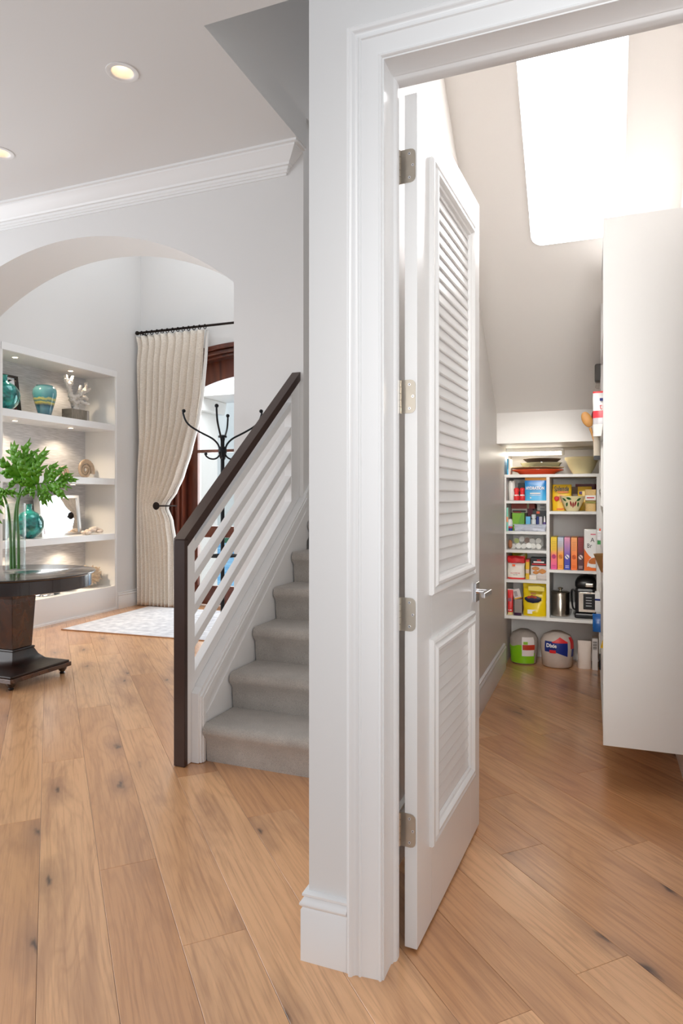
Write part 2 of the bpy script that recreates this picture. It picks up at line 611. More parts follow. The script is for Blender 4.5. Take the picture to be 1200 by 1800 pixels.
CAN = [(-2.41, 2.924), (-3.735, 3.312)]
CH = 0.0585
CZ = 3.6
xs = sorted([-7, -1.80, -0.70, 3] + [c[0] + d for c in CAN for d in (-CH, CH)])
ys = sorted([-3, 2.78, 4.0, 4.45, 7.0] + [c[1] + d for c in CAN for d in (-CH, CH)])
struct(slab('ceiling', xs, ys, CZ, CZ + .2, lambda x, y: (-1.8 < x < -.7 and y > 2.78) or (x < -1.8 and y > 4.0) or any(abs(x - a) < CH and abs(y - b) < CH for a, b in CAN), M['ceil']))

# ---- foreground wall with the pantry doorway
DX0, DX1, DZ = -0.535, 0.29, 2.462
wf = MB()
wf.prism([(-.757, 0), (DX0 - .02, 0), (DX0 - .02, DZ + .02), (DX1 + .02, DZ + .02), (DX1 + .02, 0), (3, 0), (3, 3.6), (-.757, 3.6)], 'Y', 1.70, 1.83)
struct(wf.build('wall_front', M['wall']))

cas = [(0, 0), (0, .012), (.003, .016), (.007, .016), (.010, .0125), (.056, .0155), (.058, .020), (.063, .020), (.066, .016), (.072, .017), (.078, .022), (.081, .028), (.088, .030), (.091, .027), (.092, .020), (.098, .019), (.098, 0)]
sec = lambda X, Z, sx, sz: [(X + sx * a, 1.70 - t, Z + sz * a) for a, t in cas]
tr = MB().loft([sec(DX0 - .004, 0, -1, 0), sec(DX0 - .004, DZ + .004, -1, 1), sec(DX1 + .004, DZ + .004, 1, 1), sec(DX1 + .004, 0, 1, 0)])
struct(tr.build('trim_1', M['trim'], smooth=True, angle=50), 'white moulded casing round the pantry doorway')
# jamb with its moulded stop
jp = [(0, 1.692), (0, 1.758), (.004, 1.762), (.004, 1.768), (.010, 1.773), (.012, 1.779), (.012, 1.796), (.0, 1.797), (0, 1.83), (-.02, 1.83), (-.02, 1.692)]
sec = lambda X, Z, sx, sz: [(X + sx * a, y, Z - sz * a) for a, y in jp]
jm = MB().loft([sec(DX0, 0, 1, 0), sec(DX0, DZ, 1, 1), sec(DX1, DZ, -1, 1), sec(DX1, 0, -1, 0)])
struct(jm.build('trim_2', M['trim'], smooth=True, angle=50), 'white door jamb and stop')

BB = [(0, 0), (.018, 0), (.018, .142), (.0135, .148), (.021, .156), (.021, .161), (.013, .171), (.009, .175), (.015, .180), (.015, .186), (.003, .190), (0, .190)]


def baseboard(name, path, side=1, m=None):
    """mitred sweep of the baseboard profile along a floor path; side=+1 puts it on the left of travel"""
    P = [Vector(p) for p in path]
    rings = []
    for i, p in enumerate(P):
        d0 = (P[i] - P[i - 1]).normalized() if i > 0 else None
        d1 = (P[i + 1] - P[i]).normalized() if i < len(P) - 1 else None
        nrm = lambda d: Vector((-d.y, d.x)) * side
        if d0 is None: n = nrm(d1)
        elif d1 is None: n = nrm(d0)
        else:
            n = nrm(d0) + nrm(d1)
            n = n / (n.dot(nrm(d0)))
        rings.append([(p.x + n.x * a, p.y + n.y * a, z) for a, z in BB])
    return struct(MB().loft(rings).build(name, m or M['trim'], smooth=True, angle=50))


baseboard('baseboard_front', [(-.757, 2.72), (-.757, 1.70), (DX0 - .103, 1.70)], -1)

# ---- stair / pantry partition, pantry shell
struct(MB().box(-.757, -.67, 1.83, 7.0, 0, 3.6).build('wall_pantry_left', M['pantry']))
struct(MB().box(.378, .50, 1.83, 5.72, 0, 3.6).build('wall_pantry_right', M['pantry']))
struct(MB().box(-.67, .378, 5.60, 5.72, 0, 1.67).build('wall_pantry_back', M['pantry']))
struct(MB().prism([(4.75, 1.67), (4.75, 1.885), (2.55, 3.645), (2.55, 3.8), (5.72, 3.8), (5.72, 1.67)], 'X', -.67, .378).build('ceiling_pantry', M['pantry']), 'sloping pantry ceiling under the upper stair flight')
baseboard('baseboard_pantry', [(-.67, 1.835), (-.67, 5.12)], -1)
baseboard('baseboard_pantry_right', [(.378, 1.835), (.378, 5.12)], 1)

# ---- wall with the arch, foyer shell, stairwell
AX, AR, AZ, AH = -3.78, 2.295, 3.28, 1.432
YA, YB = 4.0, 4.45
aw = MB()
xsn = [AX - AH + 2 * AH * i / 40 for i in range(41)]
pts = [(x, AZ - AR + math.sqrt(AR * AR - (x - AX) ** 2)) for x in xsn]
fr = [(-7.2, 0), (xsn[0], 0)] + pts + [(xsn[-1], 0), (-1.822, 0), (-1.822, 4.8)] + [(x, 4.8) for x in reversed(xsn)] + [(-7.2, 4.8)]
n = len(fr)
vs = [(x, YA, z) for x, z in fr] + [(x, YB, z) for x, z in fr]
fs = [(i, (i + 1) % n, n + (i + 1) % n, n + i) for i in range(n)]
ia, it = 2, 2 + 41 + 3           # arch samples, top samples (reversed)
top = lambda i: it + 40 - i
for o_ in (0, n):
    for i in range(40):
        fs.append((o_ + ia + i, o_ + ia + i + 1, o_ + top(i + 1), o_ + top(i)))
    fs.append((o_, o_ + 1, o_ + ia, o_ + top(0), o_ + n - 1))
    fs.append((o_ + ia + 40, o_ + ia + 41, o_ + ia + 42, o_ + ia + 43, o_ + top(40)))
aw.add(vs, fs)
struct(aw.build('wall_arch', M['wall'], smooth=True, angle=35))

struct(MB().box(-2.0, -1.822, 4.45, 7.0, 0, 6.4).build('wall_stair_left', M['wall']))
struct(MB().box(-2.0, -1.80, 2.6, 4.45, 3.8, 6.4).build('wall_upper_left', M['wall']))
struct(MB().box(-.70, -.55, 2.6, 7.0, 3.8, 6.4).build('wall_upper_right', M['wall']))
struct(MB().box(-1.80, -.70, 2.6, 2.78, 3.8, 6.4).build('wall_upper_front', M['wall']))
struct(MB().box(-1.822, -.757, 6.9, 7.0, 0, 6.4).build('wall_upper_back', M['wall']))
struct(MB().box(-2.0, -.55, 2.6, 7.0, 6.4, 6.5).build('ceiling_upper', M['ceil']))

# crown moulding with its mitred self-return at the right end
CR = [(0, 3.442), (.012, 3.442), (.014, 3.456), (.022, 3.458), (.024, 3.470), (.034, 3.474), (.038, 3.490), (.050, 3.494), (.056, 3.508), (.075, 3.522), (.100, 3.548), (.118, 3.568), (.126, 3.574), (.128, 3.584), (.148, 3.586), (.150, 3.600), (0, 3.600)]
XC = -1.955
cr = MB().loft([[(-7.2, YA - a, z) for a, z in CR], [(XC + a, YA - a, z) for a, z in CR], [(XC + a, YA, z) for a, z in CR]])
struct(cr.build('trim_3', M['trim'], smooth=True, angle=30), 'white crown moulding above the arch')

# foyer back wall with an arched door opening
FY, FD = 6.65, 0.28
FX, FH, FR, FZ = -3.78, 1.02, 3.2, 3.083
fp = [(-5.9, 0), (FX - FH, 0)]
ax = [FX - FH + 2 * FH * i / 24 for i in range(25)]
fz = lambda x, r=FR, z=FZ: z - r + math.sqrt(r * r - (x - FX) ** 2)
apts = [(x, fz(x)) for x in ax]
fr = [(-5.9, 0), (ax[0], 0)] + apts + [(ax[-1], 0), (-2.0, 0), (-2.0, 4.8)] + [(x, 4.8) for x in reversed(ax)] + [(-5.9, 4.8)]
n = len(fr)
vs = [(x, FY, z) for x, z in fr] + [(x, FY + FD, z) for x, z in fr]
fs = [(i, (i + 1) % n, n + (i + 1) % n, n + i) for i in range(n)]
it = 2 + 25 + 3
top = lambda i: it + 24 - i
for o_ in (0, n):
    for i in range(24):
        fs.append((o_ + 2 + i, o_ + 3 + i, o_ + top(i + 1), o_ + top(i)))
    fs.append((o_, o_ + 1, o_ + 2, o_ + top(0), o_ + n - 1))
    fs.append((o_ + 26, o_ + 27, o_ + 28, o_ + 29, o_ + top(24)))
struct(MB().add(vs, fs).build('wall_foyer_back', M['wall']))

# foyer left wall with the shelving niche
NX, NB, NY0, NY1, NZ0, NZ1 = -5.2, -5.64, 4.62, 6.20, .268, 2.685
wl = MB()
wl.box(-5.9, NX, 4.45, NY0, 0, 4.8).box(-5.9, NX, NY1, FY, 0, 4.8).box(-5.9, NX, NY0, NY1, NZ1, 4.8).box(-5.9, NX, NY0, NY1, 0, NZ0).box(-5.9, NB, NY0, NY1, NZ0, NZ1)
wlo = struct(wl.build('wall_foyer_left', M['wall']))
struct(slab('ceiling_foyer', [-5.9, -5.0, -2.5, -2.0], [4.45, 4.75, 6.35, 6.93], 4.8, 4.95, lambda x, y: -5.0 < x < -2.5 and 4.75 < y < 6.35, M['ceil']))  # roof hole added so the sky brightens the foyer
struct(MB().box(-5.02, -2.48, 4.73, 6.37, 4.951, 4.962).build('added_roof_glass', M['pane']), 'unseen glass roof opening added to light the foyer')  # pane closing the added, unseen roof opening
baseboard('baseboard_foyer', [(NX, NY1 + .025), (NX, FY), (-4.80, FY)], -1)
struct(MB().box(NX, NX + .012, NY0, NY1 + .02, 0, .02).build('baseboard_niche', M['trim']))

# ================================================================== PANTRY DOOR
door = thing('door_1', 'white louvred pantry door standing open', None, (-.479, 1.826, 0), -math.atan2(.042, .794))
struct(door)
DW, DT, DB, DH = .796, .037, .010, 2.438
LP = [(1.02, 2.29), (.266, .843)]       # louvre openings (z)
S0, S1 = .145, .651                     # louvre opening (along the door)
for a, b in ((0, S0), (S1, DW)):
    MB().box(-DT, 0, a, b, DB, DH).build('stile', M['door'], door, world=False, bevel=.0015)
for a, b in ((DB, LP[1][0]), (LP[1][1], LP[0][0]), (LP[0][1], DH)):
    MB().box(-DT + .0001, -.0001, S0, S1, a, b).build('rail', M['door'], door, world=False)
sl = MB()
sl.prism([(-.0045, 0), (-.0005, .0015), (.0005, .005), (-.0075, .0465), (-.0115, .0470), (-.0140, .044)], 'Y', S0, S1)
slat0 = None
for z0, z1 in LP:
    nn = int(round((z1 - z0 - .006) / .037))
    pit = (z1 - z0 - .006) / nn
    for i in range(nn):
        if slat0 is None:
            slat0 = o = sl.build('slat', M['door'], door, world=False)
        else:
            o = slat0.copy()
            COL.objects.link(o)
        o.location = (-.001, 0, z0 - .006 + i * pit)
BM = [(0, 0), (0, .009), (.004, .014), (.011, .016), (.017, .013), (.020, .010), (.024, .015), (.030, .020), (.038, .020), (.044, .014), (.046, .009), (.052, .006), (.054, -.004), (.050, -.006), (.02, -.0002)]
for z0, z1 in ((.998, 2.311), (.244, .865)):
    s0, s1 = .120, .676
    sec = lambda S, Z, ss, sz: [(t, S + ss * a, Z + sz * a) for a, t in BM]
    mo = MB().loft([sec(s0, z0, 1, 1), sec(s1, z0, -1, 1), sec(s1, z1, -1, -1), sec(s0, z1, 1, -1)], loop=True)
    mo.build('panel_moulding', M['door'], door, world=False, smooth=True, angle=35)


def hinge(z):
    # leaf let into the door edge, rounded at its free corners
    r, hh = .015, .0475
    x0, x1 = -.050, -.004
    prof = [(x0, -hh), (x1 - r, -hh)] + [(x1 - r + r * math.sin(t), -hh + r - r * math.cos(t)) for t in (R(30), R(60), R(90))] + [(x1 - r + r * math.cos(t), hh - r + r * math.sin(t)) for t in (0, R(30), R(60))] + [(x1 - r, hh), (x0, hh)]
    h = MB().prism([(a, z + b) for a, b in prof], 'Y', -.0022, .0005).build('hinge', M['nickel'], door, world=False)
    for i in range(5):
        a = z - hh + i * .019
        MB().tube([(-.0535, -.004, a + .0006), (-.0535, -.004, a + .0184)], .0062, 10).build('hinge_knuckle', M['nickel'], h, world=False, smooth=True)
    for sx, sz in ((-.022, .034), (-.012, 0), (-.022, -.034)):
        MB().tube([(sx, -.0030, z + sz), (sx, -.0021, z + sz)], .0040, 10).build('screw', M['chrome'], h, world=False, smooth=True)
        MB().tube([(sx, -.0034, z + sz), (sx, -.0029, z + sz)], .0016, 6).build('screw_slot', M['black'], h, world=False)


for z in (2.234, 1.578, .958, .344):
    hinge(z)
hd = MB().box(.0, .009, .700, .760, .894, .966).build('handle_plate', M['chrome'], door, world=False, bevel=.001)
MB().tube([(.008, .730, .932), (.052, .730, .932)], .0095, 14).build('handle_neck', M['chrome'], hd, world=False, smooth=True)
MB().prism([(.044, .742), (.044, .628), (.056, .620), (.060, .620), (.060, .742)], 'Z', .923, .941).build('handle_lever', M['chrome'], hd, world=False, bevel=.002)
ho = MB().box(-.046, -.037, .700, .760, .894, .966).build('handle_plate', M['chrome'], door, world=False, bevel=.001)
MB().tube([(-.045, .730, .932), (-.085, .730, .932)], .0095, 14).build('handle_neck', M['chrome'], ho, world=False, smooth=True)
MB().box(-.094, -.080, .628, .742, .923, .941).build('handle_lever', M['chrome'], ho, world=False, bevel=.002)

# ================================================================== STAIRCASE + BALUSTRADE
SY0, RISE, RUN, SXL, SXR = 2.78, .19, .25, -1.79, -.7605
stair = thing('staircase', 'grey carpeted staircase rising behind the white wall end', 'staircase', (-1.3, 2.78, 0))
for k in range(13):
    y, z = SY0 + RUN * k, RISE * k
    pr = [(y + .012, z), (y + .006, z + .05), (y + .002, z + .11)]
    for i in range(9):
        t = R(215 - 125 * i / 8)
        pr.append((y + .006 + .034 * math.cos(t), z + RISE - .034 + .034 * math.sin(t)))
    pr += [(y + RUN + .012, z + RISE), (y + RUN + .012, z + .0)]
    MB().prism(pr, 'X', SXL, SXR).build('carpeted_step', M['carpet'], stair, smooth=True, angle=40)

RS = .757
bal = thing('balustrade', 'white slatted stair balustrade with dark wood handrail and newel', 'railing', (-1.87, 2.70, 0))
BX0, BX1 = -1.904, -1.842
MB().box(BX0, BX1, 2.678, 2.706, 0.002, 1.088).build('newel_board', M['dark_wood'], bal, bevel=.003)
zt = lambda y: 1.092 + .782 * (y - 2.678)
MB().prism([(2.678, 1.089), (2.678, 1.092), (3.998, zt(3.998)), (3.998, zt(3.998) - .058), (2.706, zt(2.706) - .058), (2.706, 1.089)], 'X', BX0, BX1).build('handrail', M['dark_wood'], bal, bevel=.003)
MB().prism([(2.7065, 0.002), (2.774, 0.002), (2.774, zt(2.774) - .059), (2.7065, zt(2.7065) - .059)], 'X', -1.898, -1.848).build('start_post', M['trim'], bal, bevel=.002)
MB().prism([(3.872, 1.262), (3.998, 1.350), (3.998, zt(3.998) - .059), (3.872, zt(3.872) - .059)], 'X', -1.898, -1.848).build('end_post', M['trim'], bal, bevel=.002)
for zk in (1.075, .918, .762, .602):
    MB().prism([(2.7742, zk), (3.8718, zk + RS * 1.0976), (3.8718, zk - .050 + RS * 1.0976), (2.7742, zk - .050)], 'X', -1.895, -1.851).build('slanted_rail', M['trim'], bal, bevel=.002)
MB().prism([(2.7742, .435), (3.9985, .435 + RS * 1.2243), (3.9985, .368 + RS * 1.2243), (2.7742, .368)], 'X', -1.896, -1.850).build('bottom_rail', M['trim'], bal, bevel=.002)
# closed string under the rails: a low wall with a moulded face
MB().prism([(2.775, .002), (2.775, .366), (3.9985, .366 + RS * 1.2235), (3.9985, .002)], 'X', -1.898, -1.806).build('string_wall', M['trim'], bal)
MB().prism([(2.742, .002), (2.775, .002), (2.775, .365), (2.742, .34)], 'X', -1.8475, -1.806).build('string_end_panel', M['trim'], bal, bevel=.002)
za = lambda y: .325 + .79 * (y - 2.752)
for w0, w1, x1 in ((0, .012, -1.796), (.012, .030, -1.7908), (.030, .044, -1.797)):
    pr = [(2.752 + w0, 0.003), (2.752 + w0, za(2.752) - w0 * .9), (3.9985, za(3.9985) - w0 * 1.6), (3.9985, za(3.9985) - w1 * 1.6), (2.752 + w1, za(2.752) - w1 * .9), (2.752 + w1, 0.003)]
    MB().prism(pr, 'X', -1.806, x1).build('string_moulding', M['trim'], bal)
MB().prism([(2.796, .003), (2.796, .22), (3.9985, 1.20), (3.9985, .2), (3.0, .003)], 'X', -1.8059, -1.7985).build('skirt_board', M['trim'], bal)
# skirt continuing up the stairwell wall beyond the arch wall corner
sk = MB().prism([(4.0, 1.0), (4.0, 1.315), (6.0, 1.315 + 2 * .77), (6.0, 1.0 + 2 * .77)], 'X', -1.8212, -1.800)
sk.build('wall_skirt', M['trim'], stair)


# ------------------------------------------------------------------ builders for loose things
def solo(mb, name, m, label, cat, base, group=None, smooth=False, bevel=0, angle=40, kind=None):
    """a thing that is one mesh, its origin at its base"""
    b = Vector(base)
    mb.v = [(p[0] - b.x, p[1] - b.y, p[2] - b.z) for p in mb.v]
    o = mb.build(name, m, None, smooth=smooth, bevel=bevel, angle=angle)
    o.location = b
    return tag(o, label, cat, group, kind)


def carton(name, label, cat, x0, x1, y0, y1, z0, z1, m, group=None, bevel=.0015):
    return solo(MB().box(x0, x1, y0, y1, z0, z1), name, m, label, cat, ((x0 + x1) / 2, (y0 + y1) / 2, z0), group, bevel=bevel)


def decal(parent, x0, x1, y, z0, z1, m, name='printed_panel', t=.0006):
    return MB().box(x0, x1, y - t, y + t, z0, z1).build(name, m, parent)


def pouch(name, label, cat, x0, x1, z0, z1, y, th, m, group=None, crumple=.004, taper=1.0, seed=1, tilt=0.0, full=.55):
    """stand-up bag: full belly, flat seal along its top edge"""
    mb = MB()
    n, rows = 22, 14
    xc, hw_ = (x0 + x1) / 2, (x1 - x0) / 2
    rings = []
    for r in range(rows + 1):
        t = r / rows
        d = th / 2 * (1 - t ** 2.2) * (full + (1 - full) * math.sin(PI * min(1, t + .25))) + .002
        ww = hw_ * (1 + (taper - 1) * t)
        ring_ = []
        for k in range(n):
            a = 2 * PI * k / n
            ca, sa = math.cos(a), math.sin(a)
            px = ww * math.copysign(abs(ca) ** .68, ca)
            py = d * math.copysign(abs(sa) ** .8, sa)
            q = Vector((px * 22 + seed * 7, py * 10, t * 6 + seed))
            nz = mnoise.noise(q) * crumple * (0 if t < .02 else 1)
            ring_.append((xc + px + nz * .3, y + py + nz + tilt * t * (z1 - z0), z0 + (z1 - z0) * t))
        rings.append(ring_)
    mb.loft(rings)
    return solo(mb, name, m, label, cat, (xc, y, z0), group, smooth=True, angle=50)


def bottle(name, label, cat, x, y, z0, prof, m, n=20, group=None):
    """prof: (radius, height above base)"""
    return solo(MB().lathe([(r, z0 + h) for r, h in prof], x, y, n), name, m, label, cat, (x, y, z0), group, smooth=True, angle=45)


def loc_at(o, x, y):
    o.location = (x, y, o.location.z)


# ================================================================== FRONT DOOR + OUTSIDE
fd = struct(thing('door_2', 'arched dark mahogany front door with glass panes', None, (FX, 6.85, 0)))


def arch_band(ho, ro, zo, hi, ri, zi, y0, y1):
    mb = MB()
    k = 24
    o_ = [(-ho, 0)] + [(-ho + 2 * ho * i / k, zo - ro + math.sqrt(ro * ro - (-ho + 2 * ho * i / k) ** 2)) for i in range(k + 1)] + [(ho, 0)]
    i_ = [(-hi, 0)] + [(-hi + 2 * hi * i / k, zi - ri + math.sqrt(ri * ri - (-hi + 2 * hi * i / k) ** 2)) for i in range(k + 1)] + [(hi, 0)]
    rings = [[(FX + a[0], y0, a[1]), (FX + a[0], y1, a[1]), (FX + b[0], y1, b[1]), (FX + b[0], y0, b[1])] for a, b in zip(o_, i_)]
    return mb.loft(rings)


arch_band(1.018, FR, 3.080, .955, FR - .06, 3.030, 6.625, 6.80).build('door_casing', M['mahogany'], fd, smooth=True, angle=30, bevel=.008)
arch_band(.954, FR - .06, 3.029, .905, FR - .1, 2.985, 6.665, 6.84).build('casing_bead', M['mahogany'], fd, smooth=True, angle=30, bevel=.012)
arch_band(.904, FR - .1, 2.984, .875, FR - .13, 2.955, 6.72, 6.92).build('door_frame', M['mahogany'], fd, smooth=True, angle=30, bevel=.004)
GR, GZ = 1.92, 2.732
for sgn in (-1, 1):
    x_out, x_in = sgn * .873, sgn * .004
    g_out, g_in = sgn * .735, sgn * .135
    gz = lambda x: GZ - GR + math.sqrt(GR * GR - x * x)
    oz = lambda x: 2.953 - (FR - .13) + math.sqrt((FR - .13) ** 2 - x * x)
    Y0, Y1 = 6.835, 6.885
    for a, b, nm in ((x_out, g_out, 'door_stile'), (g_in, x_in, 'door_stile')):
        xa, xb = sorted((a, b))
        MB().prism([(FX + xa, .012), (FX + xb, .012), (FX + xb, oz(xb)), (FX + xa, oz(xa))], 'Y', Y0, Y1).build(nm, M['mahogany'], fd, bevel=.004)
    ga, gb = sorted((g_out, g_in))
    k = 10
    xs_ = [ga + (gb - ga) * i / k for i in range(k + 1)]
    MB().prism([(FX + x, gz(x)) for x in xs_] + [(FX + x, oz(x)) for x in reversed(xs_)], 'Y', Y0, Y1).build('arched_top_rail', M['mahogany'], fd)
    for z0, z1, nm, yy in ((.012, .238, 'bottom_rail', 0), (.815, .951, 'lock_rail', 0), (1.832, 1.868, 'glazing_bar', .008)):
        MB().box(FX + ga, FX + gb, Y0 + yy, Y1 - yy, z0, z1).build(nm, M['mahogany'], fd, bevel=.003)
    for z0, z1 in ((.238, .815), (.951, 1.832)):
        MB().box(FX + ga, FX + gb, 6.857, 6.863, z0, z1).build('pane', M['pane'], fd)
    MB().prism([(FX + xs_[0], 1.868), (FX + xs_[-1], 1.868)] + [(FX + x, gz(x)) for x in reversed(xs_)], 'Y', 6.857, 6.863).build('pane', M['pane'], fd)

M['stucco'] = mat('white_stucco', lin(236, 236, 234), 0.8)
M['patio'] = mat('pale_patio', lin(228, 226, 222), 0.8)


def pool_mat():
    m, nt, b = nmat('pool_water')
    N, L = nt.nodes, nt.links
    tc = N.new('ShaderNodeTexCoord')
    mp = N.new('ShaderNodeMapping'); mp.inputs['Scale'].default_value = (.35, 1.6, 1)
    L.new(tc.outputs['Object'], mp.inputs[0])
    n = N.new('ShaderNodeTexNoise'); n.inputs['Scale'].default_value = 1.5; n.inputs['Detail'].default_value = 3
    L.new(mp.outputs[0], n.inputs['Vector'])
    r = N.new('ShaderNodeValToRGB')
    r.color_ramp.elements[0].position, r.color_ramp.elements[1].position = .4, .66
    r.color_ramp.elements[0].color, r.color_ramp.elements[1].color = lin(64, 150, 208), lin(150, 205, 238)
    L.new(n.outputs['Fac'], r.inputs[0]); L.new(r.outputs[0], b.inputs['Base Color'])
    b.inputs['Roughness'].default_value = .5
    b.inputs['Specular IOR Level'].default_value = .12
    return m


struct(MB().box(-16, 4, 7.0, 9.0, -.25, -.10).build('floor_porch', M['patio']))
struct(MB().box(-40, 10, 9.0, 40, -.75, -.55).build('ground', M['patio']))
pool = thing('swimming_pool', 'blue swimming pool seen through the lower door pane', 'pool', (-9, 14, -.55))
MB().box(-12.6, -4.4, 9.6, 19.0, -.549, -.20).build('pool_wall', M['stucco'], pool)
MB().box(-12.4, -4.6, 9.8, 18.8, -.199, -.185).build('pool_water', pool_mat(), pool)
hb = MB()
for i in range(60):
    hb.ball((-16 + i * .26 + random.Random(i).uniform(-.1, .1), 20.0 + random.Random(i + 99).uniform(-.2, .2), -.25), random.Random(i + 7).uniform(.22, .34), 8, 6)
tag(hb.build('hedge_foliage', mat('hedge_green', lin(58, 116, 92), .8, noise=.4, nscale=8)), 'low green hedge along the far side of the pool', 'hedge', None, 'stuff')
villa = thing('white_villa_wing', 'white house wing across the pool', 'building', (-15, 24, -.55))
MB().box(-26, -6, 22, 26, -.55, 6.5).build('wall', M['stucco'], villa)
MB().box(-26.4, -5.6, 21.6, 26.4, 6.5, 7.0).build('cornice', M['stucco'], villa, bevel=.1)
pier = thing('porch_column', 'white panelled porch column outside the front door', 'column', (-5.75, 8.5, -.10))
MB().box(-6.0, -5.42, 8.30, 8.75, -.098, 2.55).build('shaft', M['stucco'], pier, bevel=.01)
MB().box(-5.93, -5.49, 8.285, 8.31, .3, 2.3).build('raised_panel', M['stucco'], pier, bevel=.01)
MB().prism([(8.22, 2.55), (8.83, 2.55), (8.9, 2.75), (8.15, 2.75)], 'X', -6.08, -5.34).build('capital', M['stucco'], pier, bevel=.02)
struct(MB().box(-9, 2, 8.15, 8.9, 2.75, 3.5).build('porch_beam', M['stucco']))

# ================================================================== FOYER: SHELVING AND ITS CONTENTS
shv = thing('built_in_shelving', 'white built-in shelving niche with small downlights', 'shelving', (NX - .2, 5.41, .27))
MB().box(NB, NB + .008, NY0, NY1, NZ0, NZ1).build('back_panel', M['grasscloth'], shv)
MB().box(NB + .008, NX, NY1 - .018, NY1, NZ0, NZ1).build('side_panel', M['melamine'], shv)
MB().box(NB + .008, NX, NY0, NY0 + .018, NZ0, NZ1).build('side_panel', M['melamine'], shv)
MB().box(NB + .008, NX, NY0 + .018, NY1 - .018, NZ0, NZ0 + .006).build('base_board', M['melamine'], shv)
for z0, z1 in ((2.061, 2.133), (1.440, 1.512), (.810, .880)):
    MB().box(NB + .008, NX - .002, NY0 + .018, NY1 - .018, z0, z1).build('shelf', M['trim'], shv, bevel=.002)
MB().box(NX - .03, NX + .006, NY0, NY1 + .014, NZ1 - .002, 2.752).build('top_frame', M['trim'], shv, bevel=.002)
MB().box(NX - .001, NX + .006, NY1 - .002, NY1 + .014, .02, NZ1 - .002).build('side_frame', M['trim'], shv)
M['led'] = mat('lit_led', lin(255, 240, 215), emit=(255, 226, 186), estr=9)


def spot(loc, energy, size, col, blend=.6):
    d = bpy.data.lights.new('downlight_beam', 'SPOT')
    d.energy, d.spot_size, d.spot_blend, d.color, d.shadow_soft_size = energy, R(size), blend, col, .02
    o = bpy.data.objects.new('downlight_beam', d)
    o.location = loc
    COL.objects.link(o)


for x, y, z in ((-5.385, 4.95, 2.685), (-5.395, 5.70, 2.685), (-5.408, 4.97, 2.061), (-5.408, 5.715, 2.061), (-5.42, 4.97, 1.44), (-5.42, 5.76, 1.44), (-5.42, 4.97, .81), (-5.42, 5.76, .81)):
    dl = MB().lathe([(.034, z - .0005), (.034, z - .005), (.024, z - .006)], x, y, 16).build('downlight', M['trim'], shv, smooth=True)
    MB().lathe([(.0238, z - .0058), (.0238, z - .0075)], x, y, 16).build('downlight_lens', M['led'], dl)
    spot((x, y, z - .012), 17, 135, (1, .80, .58))

SH1, SH2, SH3, SH0 = 2.1335, 1.5125, .8805, NZ0 + .0065


def framed_mirror(name, label, x, y0, y1, z0, h, lean, depth, rim, mrim):
    """standing frame that faces into the room (+X) and leans back"""
    t = thing(name, label, 'mirror', (x, (y0 + y1) / 2, z0))
    def P(a, u, v):                      # a: out of the face, u along y, v up
        return (x + a - lean * v, u, z0 + v)
    def bar(u0, u1, v0, v1, a0, a1):
        mb = MB()
        mb.add([P(a0, u0, v0), P(a1, u0, v0), P(a1, u1, v0), P(a0, u1, v0), P(a0, u0, v1), P(a1, u0, v1), P(a1, u1, v1), P(a0, u1, v1)],
               [(3, 2, 1, 0), (4, 5, 6, 7), (0, 1, 5, 4), (1, 2, 6, 5), (2, 3, 7, 6), (3, 0, 4, 7)])
        return mb
    for u0, u1, v0, v1 in ((y0, y0 + rim, 0, h), (y1 - rim, y1, 0, h), (y0 + rim, y1 - rim, 0, rim), (y0 + rim, y1 - rim, h - rim, h)):
        bar(u0, u1, v0, v1, -depth, 0).build('frame_bar', mrim, t)
    bar(y0 + rim, y1 - rim, rim, h - rim, -depth, -.012).build('mirror_glass', M['mirror'], t)
    return t


M['black_lacquer'] = mat('black_lacquer', lin(26, 24, 24), .25)
M['silver'] = mat('silver_leaf', lin(206, 206, 208), .28, metal=.8)
framed_mirror('framed_mirror', 'black framed mirror leaning behind the teal bottle on the top shelf', -5.50, 4.80, 5.142, SH1, .40, .14, .02, .03, M['black_lacquer'])
framed_mirror('framed_mirror', 'deep silver framed mirror standing on the shelf above the table', -5.41, 5.32, 5.885, SH3, .435, .10, .085, .028, M['silver'])


def glassy(name, c, c2, rough=.08):
    m, nt, b = nmat(name)
    N, L = nt.nodes, nt.links
    tc = N.new('ShaderNodeTexCoord')
    n = N.new('ShaderNodeTexNoise'); n.inputs['Scale'].default_value = 9; n.inputs['Distortion'].default_value = 1.5
    L.new(tc.outputs['Object'], n.inputs['Vector'])
    r = N.new('ShaderNodeValToRGB')
    r.color_ramp.elements[0].position, r.color_ramp.elements[1].position = .35, .68
    r.color_ramp.elements[0].color, r.color_ramp.elements[1].color = lin(*c), lin(*c2)
    L.new(n.outputs['Fac'], r.inputs[0]); L.new(r.outputs[0], b.inputs['Base Color'])
    b.inputs['Roughness'].default_value = rough
    b.inputs['Coat Weight'].default_value = 1
    b.inputs['Metallic'].default_value = .35
    return m


teal = glassy('teal_glass', (8, 92, 92), (34, 168, 158))
for nm, lb, x, y, z, r in (('teal_glass_bottle', 'round teal glass bottle in front of the black framed mirror', -5.36, 4.80, SH1, .142), ('teal_glass_bottle', 'round teal glass bottle beside the silver framed mirror', -5.36, 5.10, SH3, .142)):
    prof = [(.045, 0)] + [(r * math.sin(t), r * .98 - r * math.cos(t)) for t in [R(22 + 12 * i) for i in range(12)]] + [(.034, r * 2.0), (.028, r * 2.08), (.027, r * 2.36), (.034, r * 2.42), (.030, r * 2.42), (.02, r * 2.36)]
    prof = [(a, h + .001) for a, h in prof]
    bottle(nm, lb, 'bottle', x, y, z, prof, teal, 32)


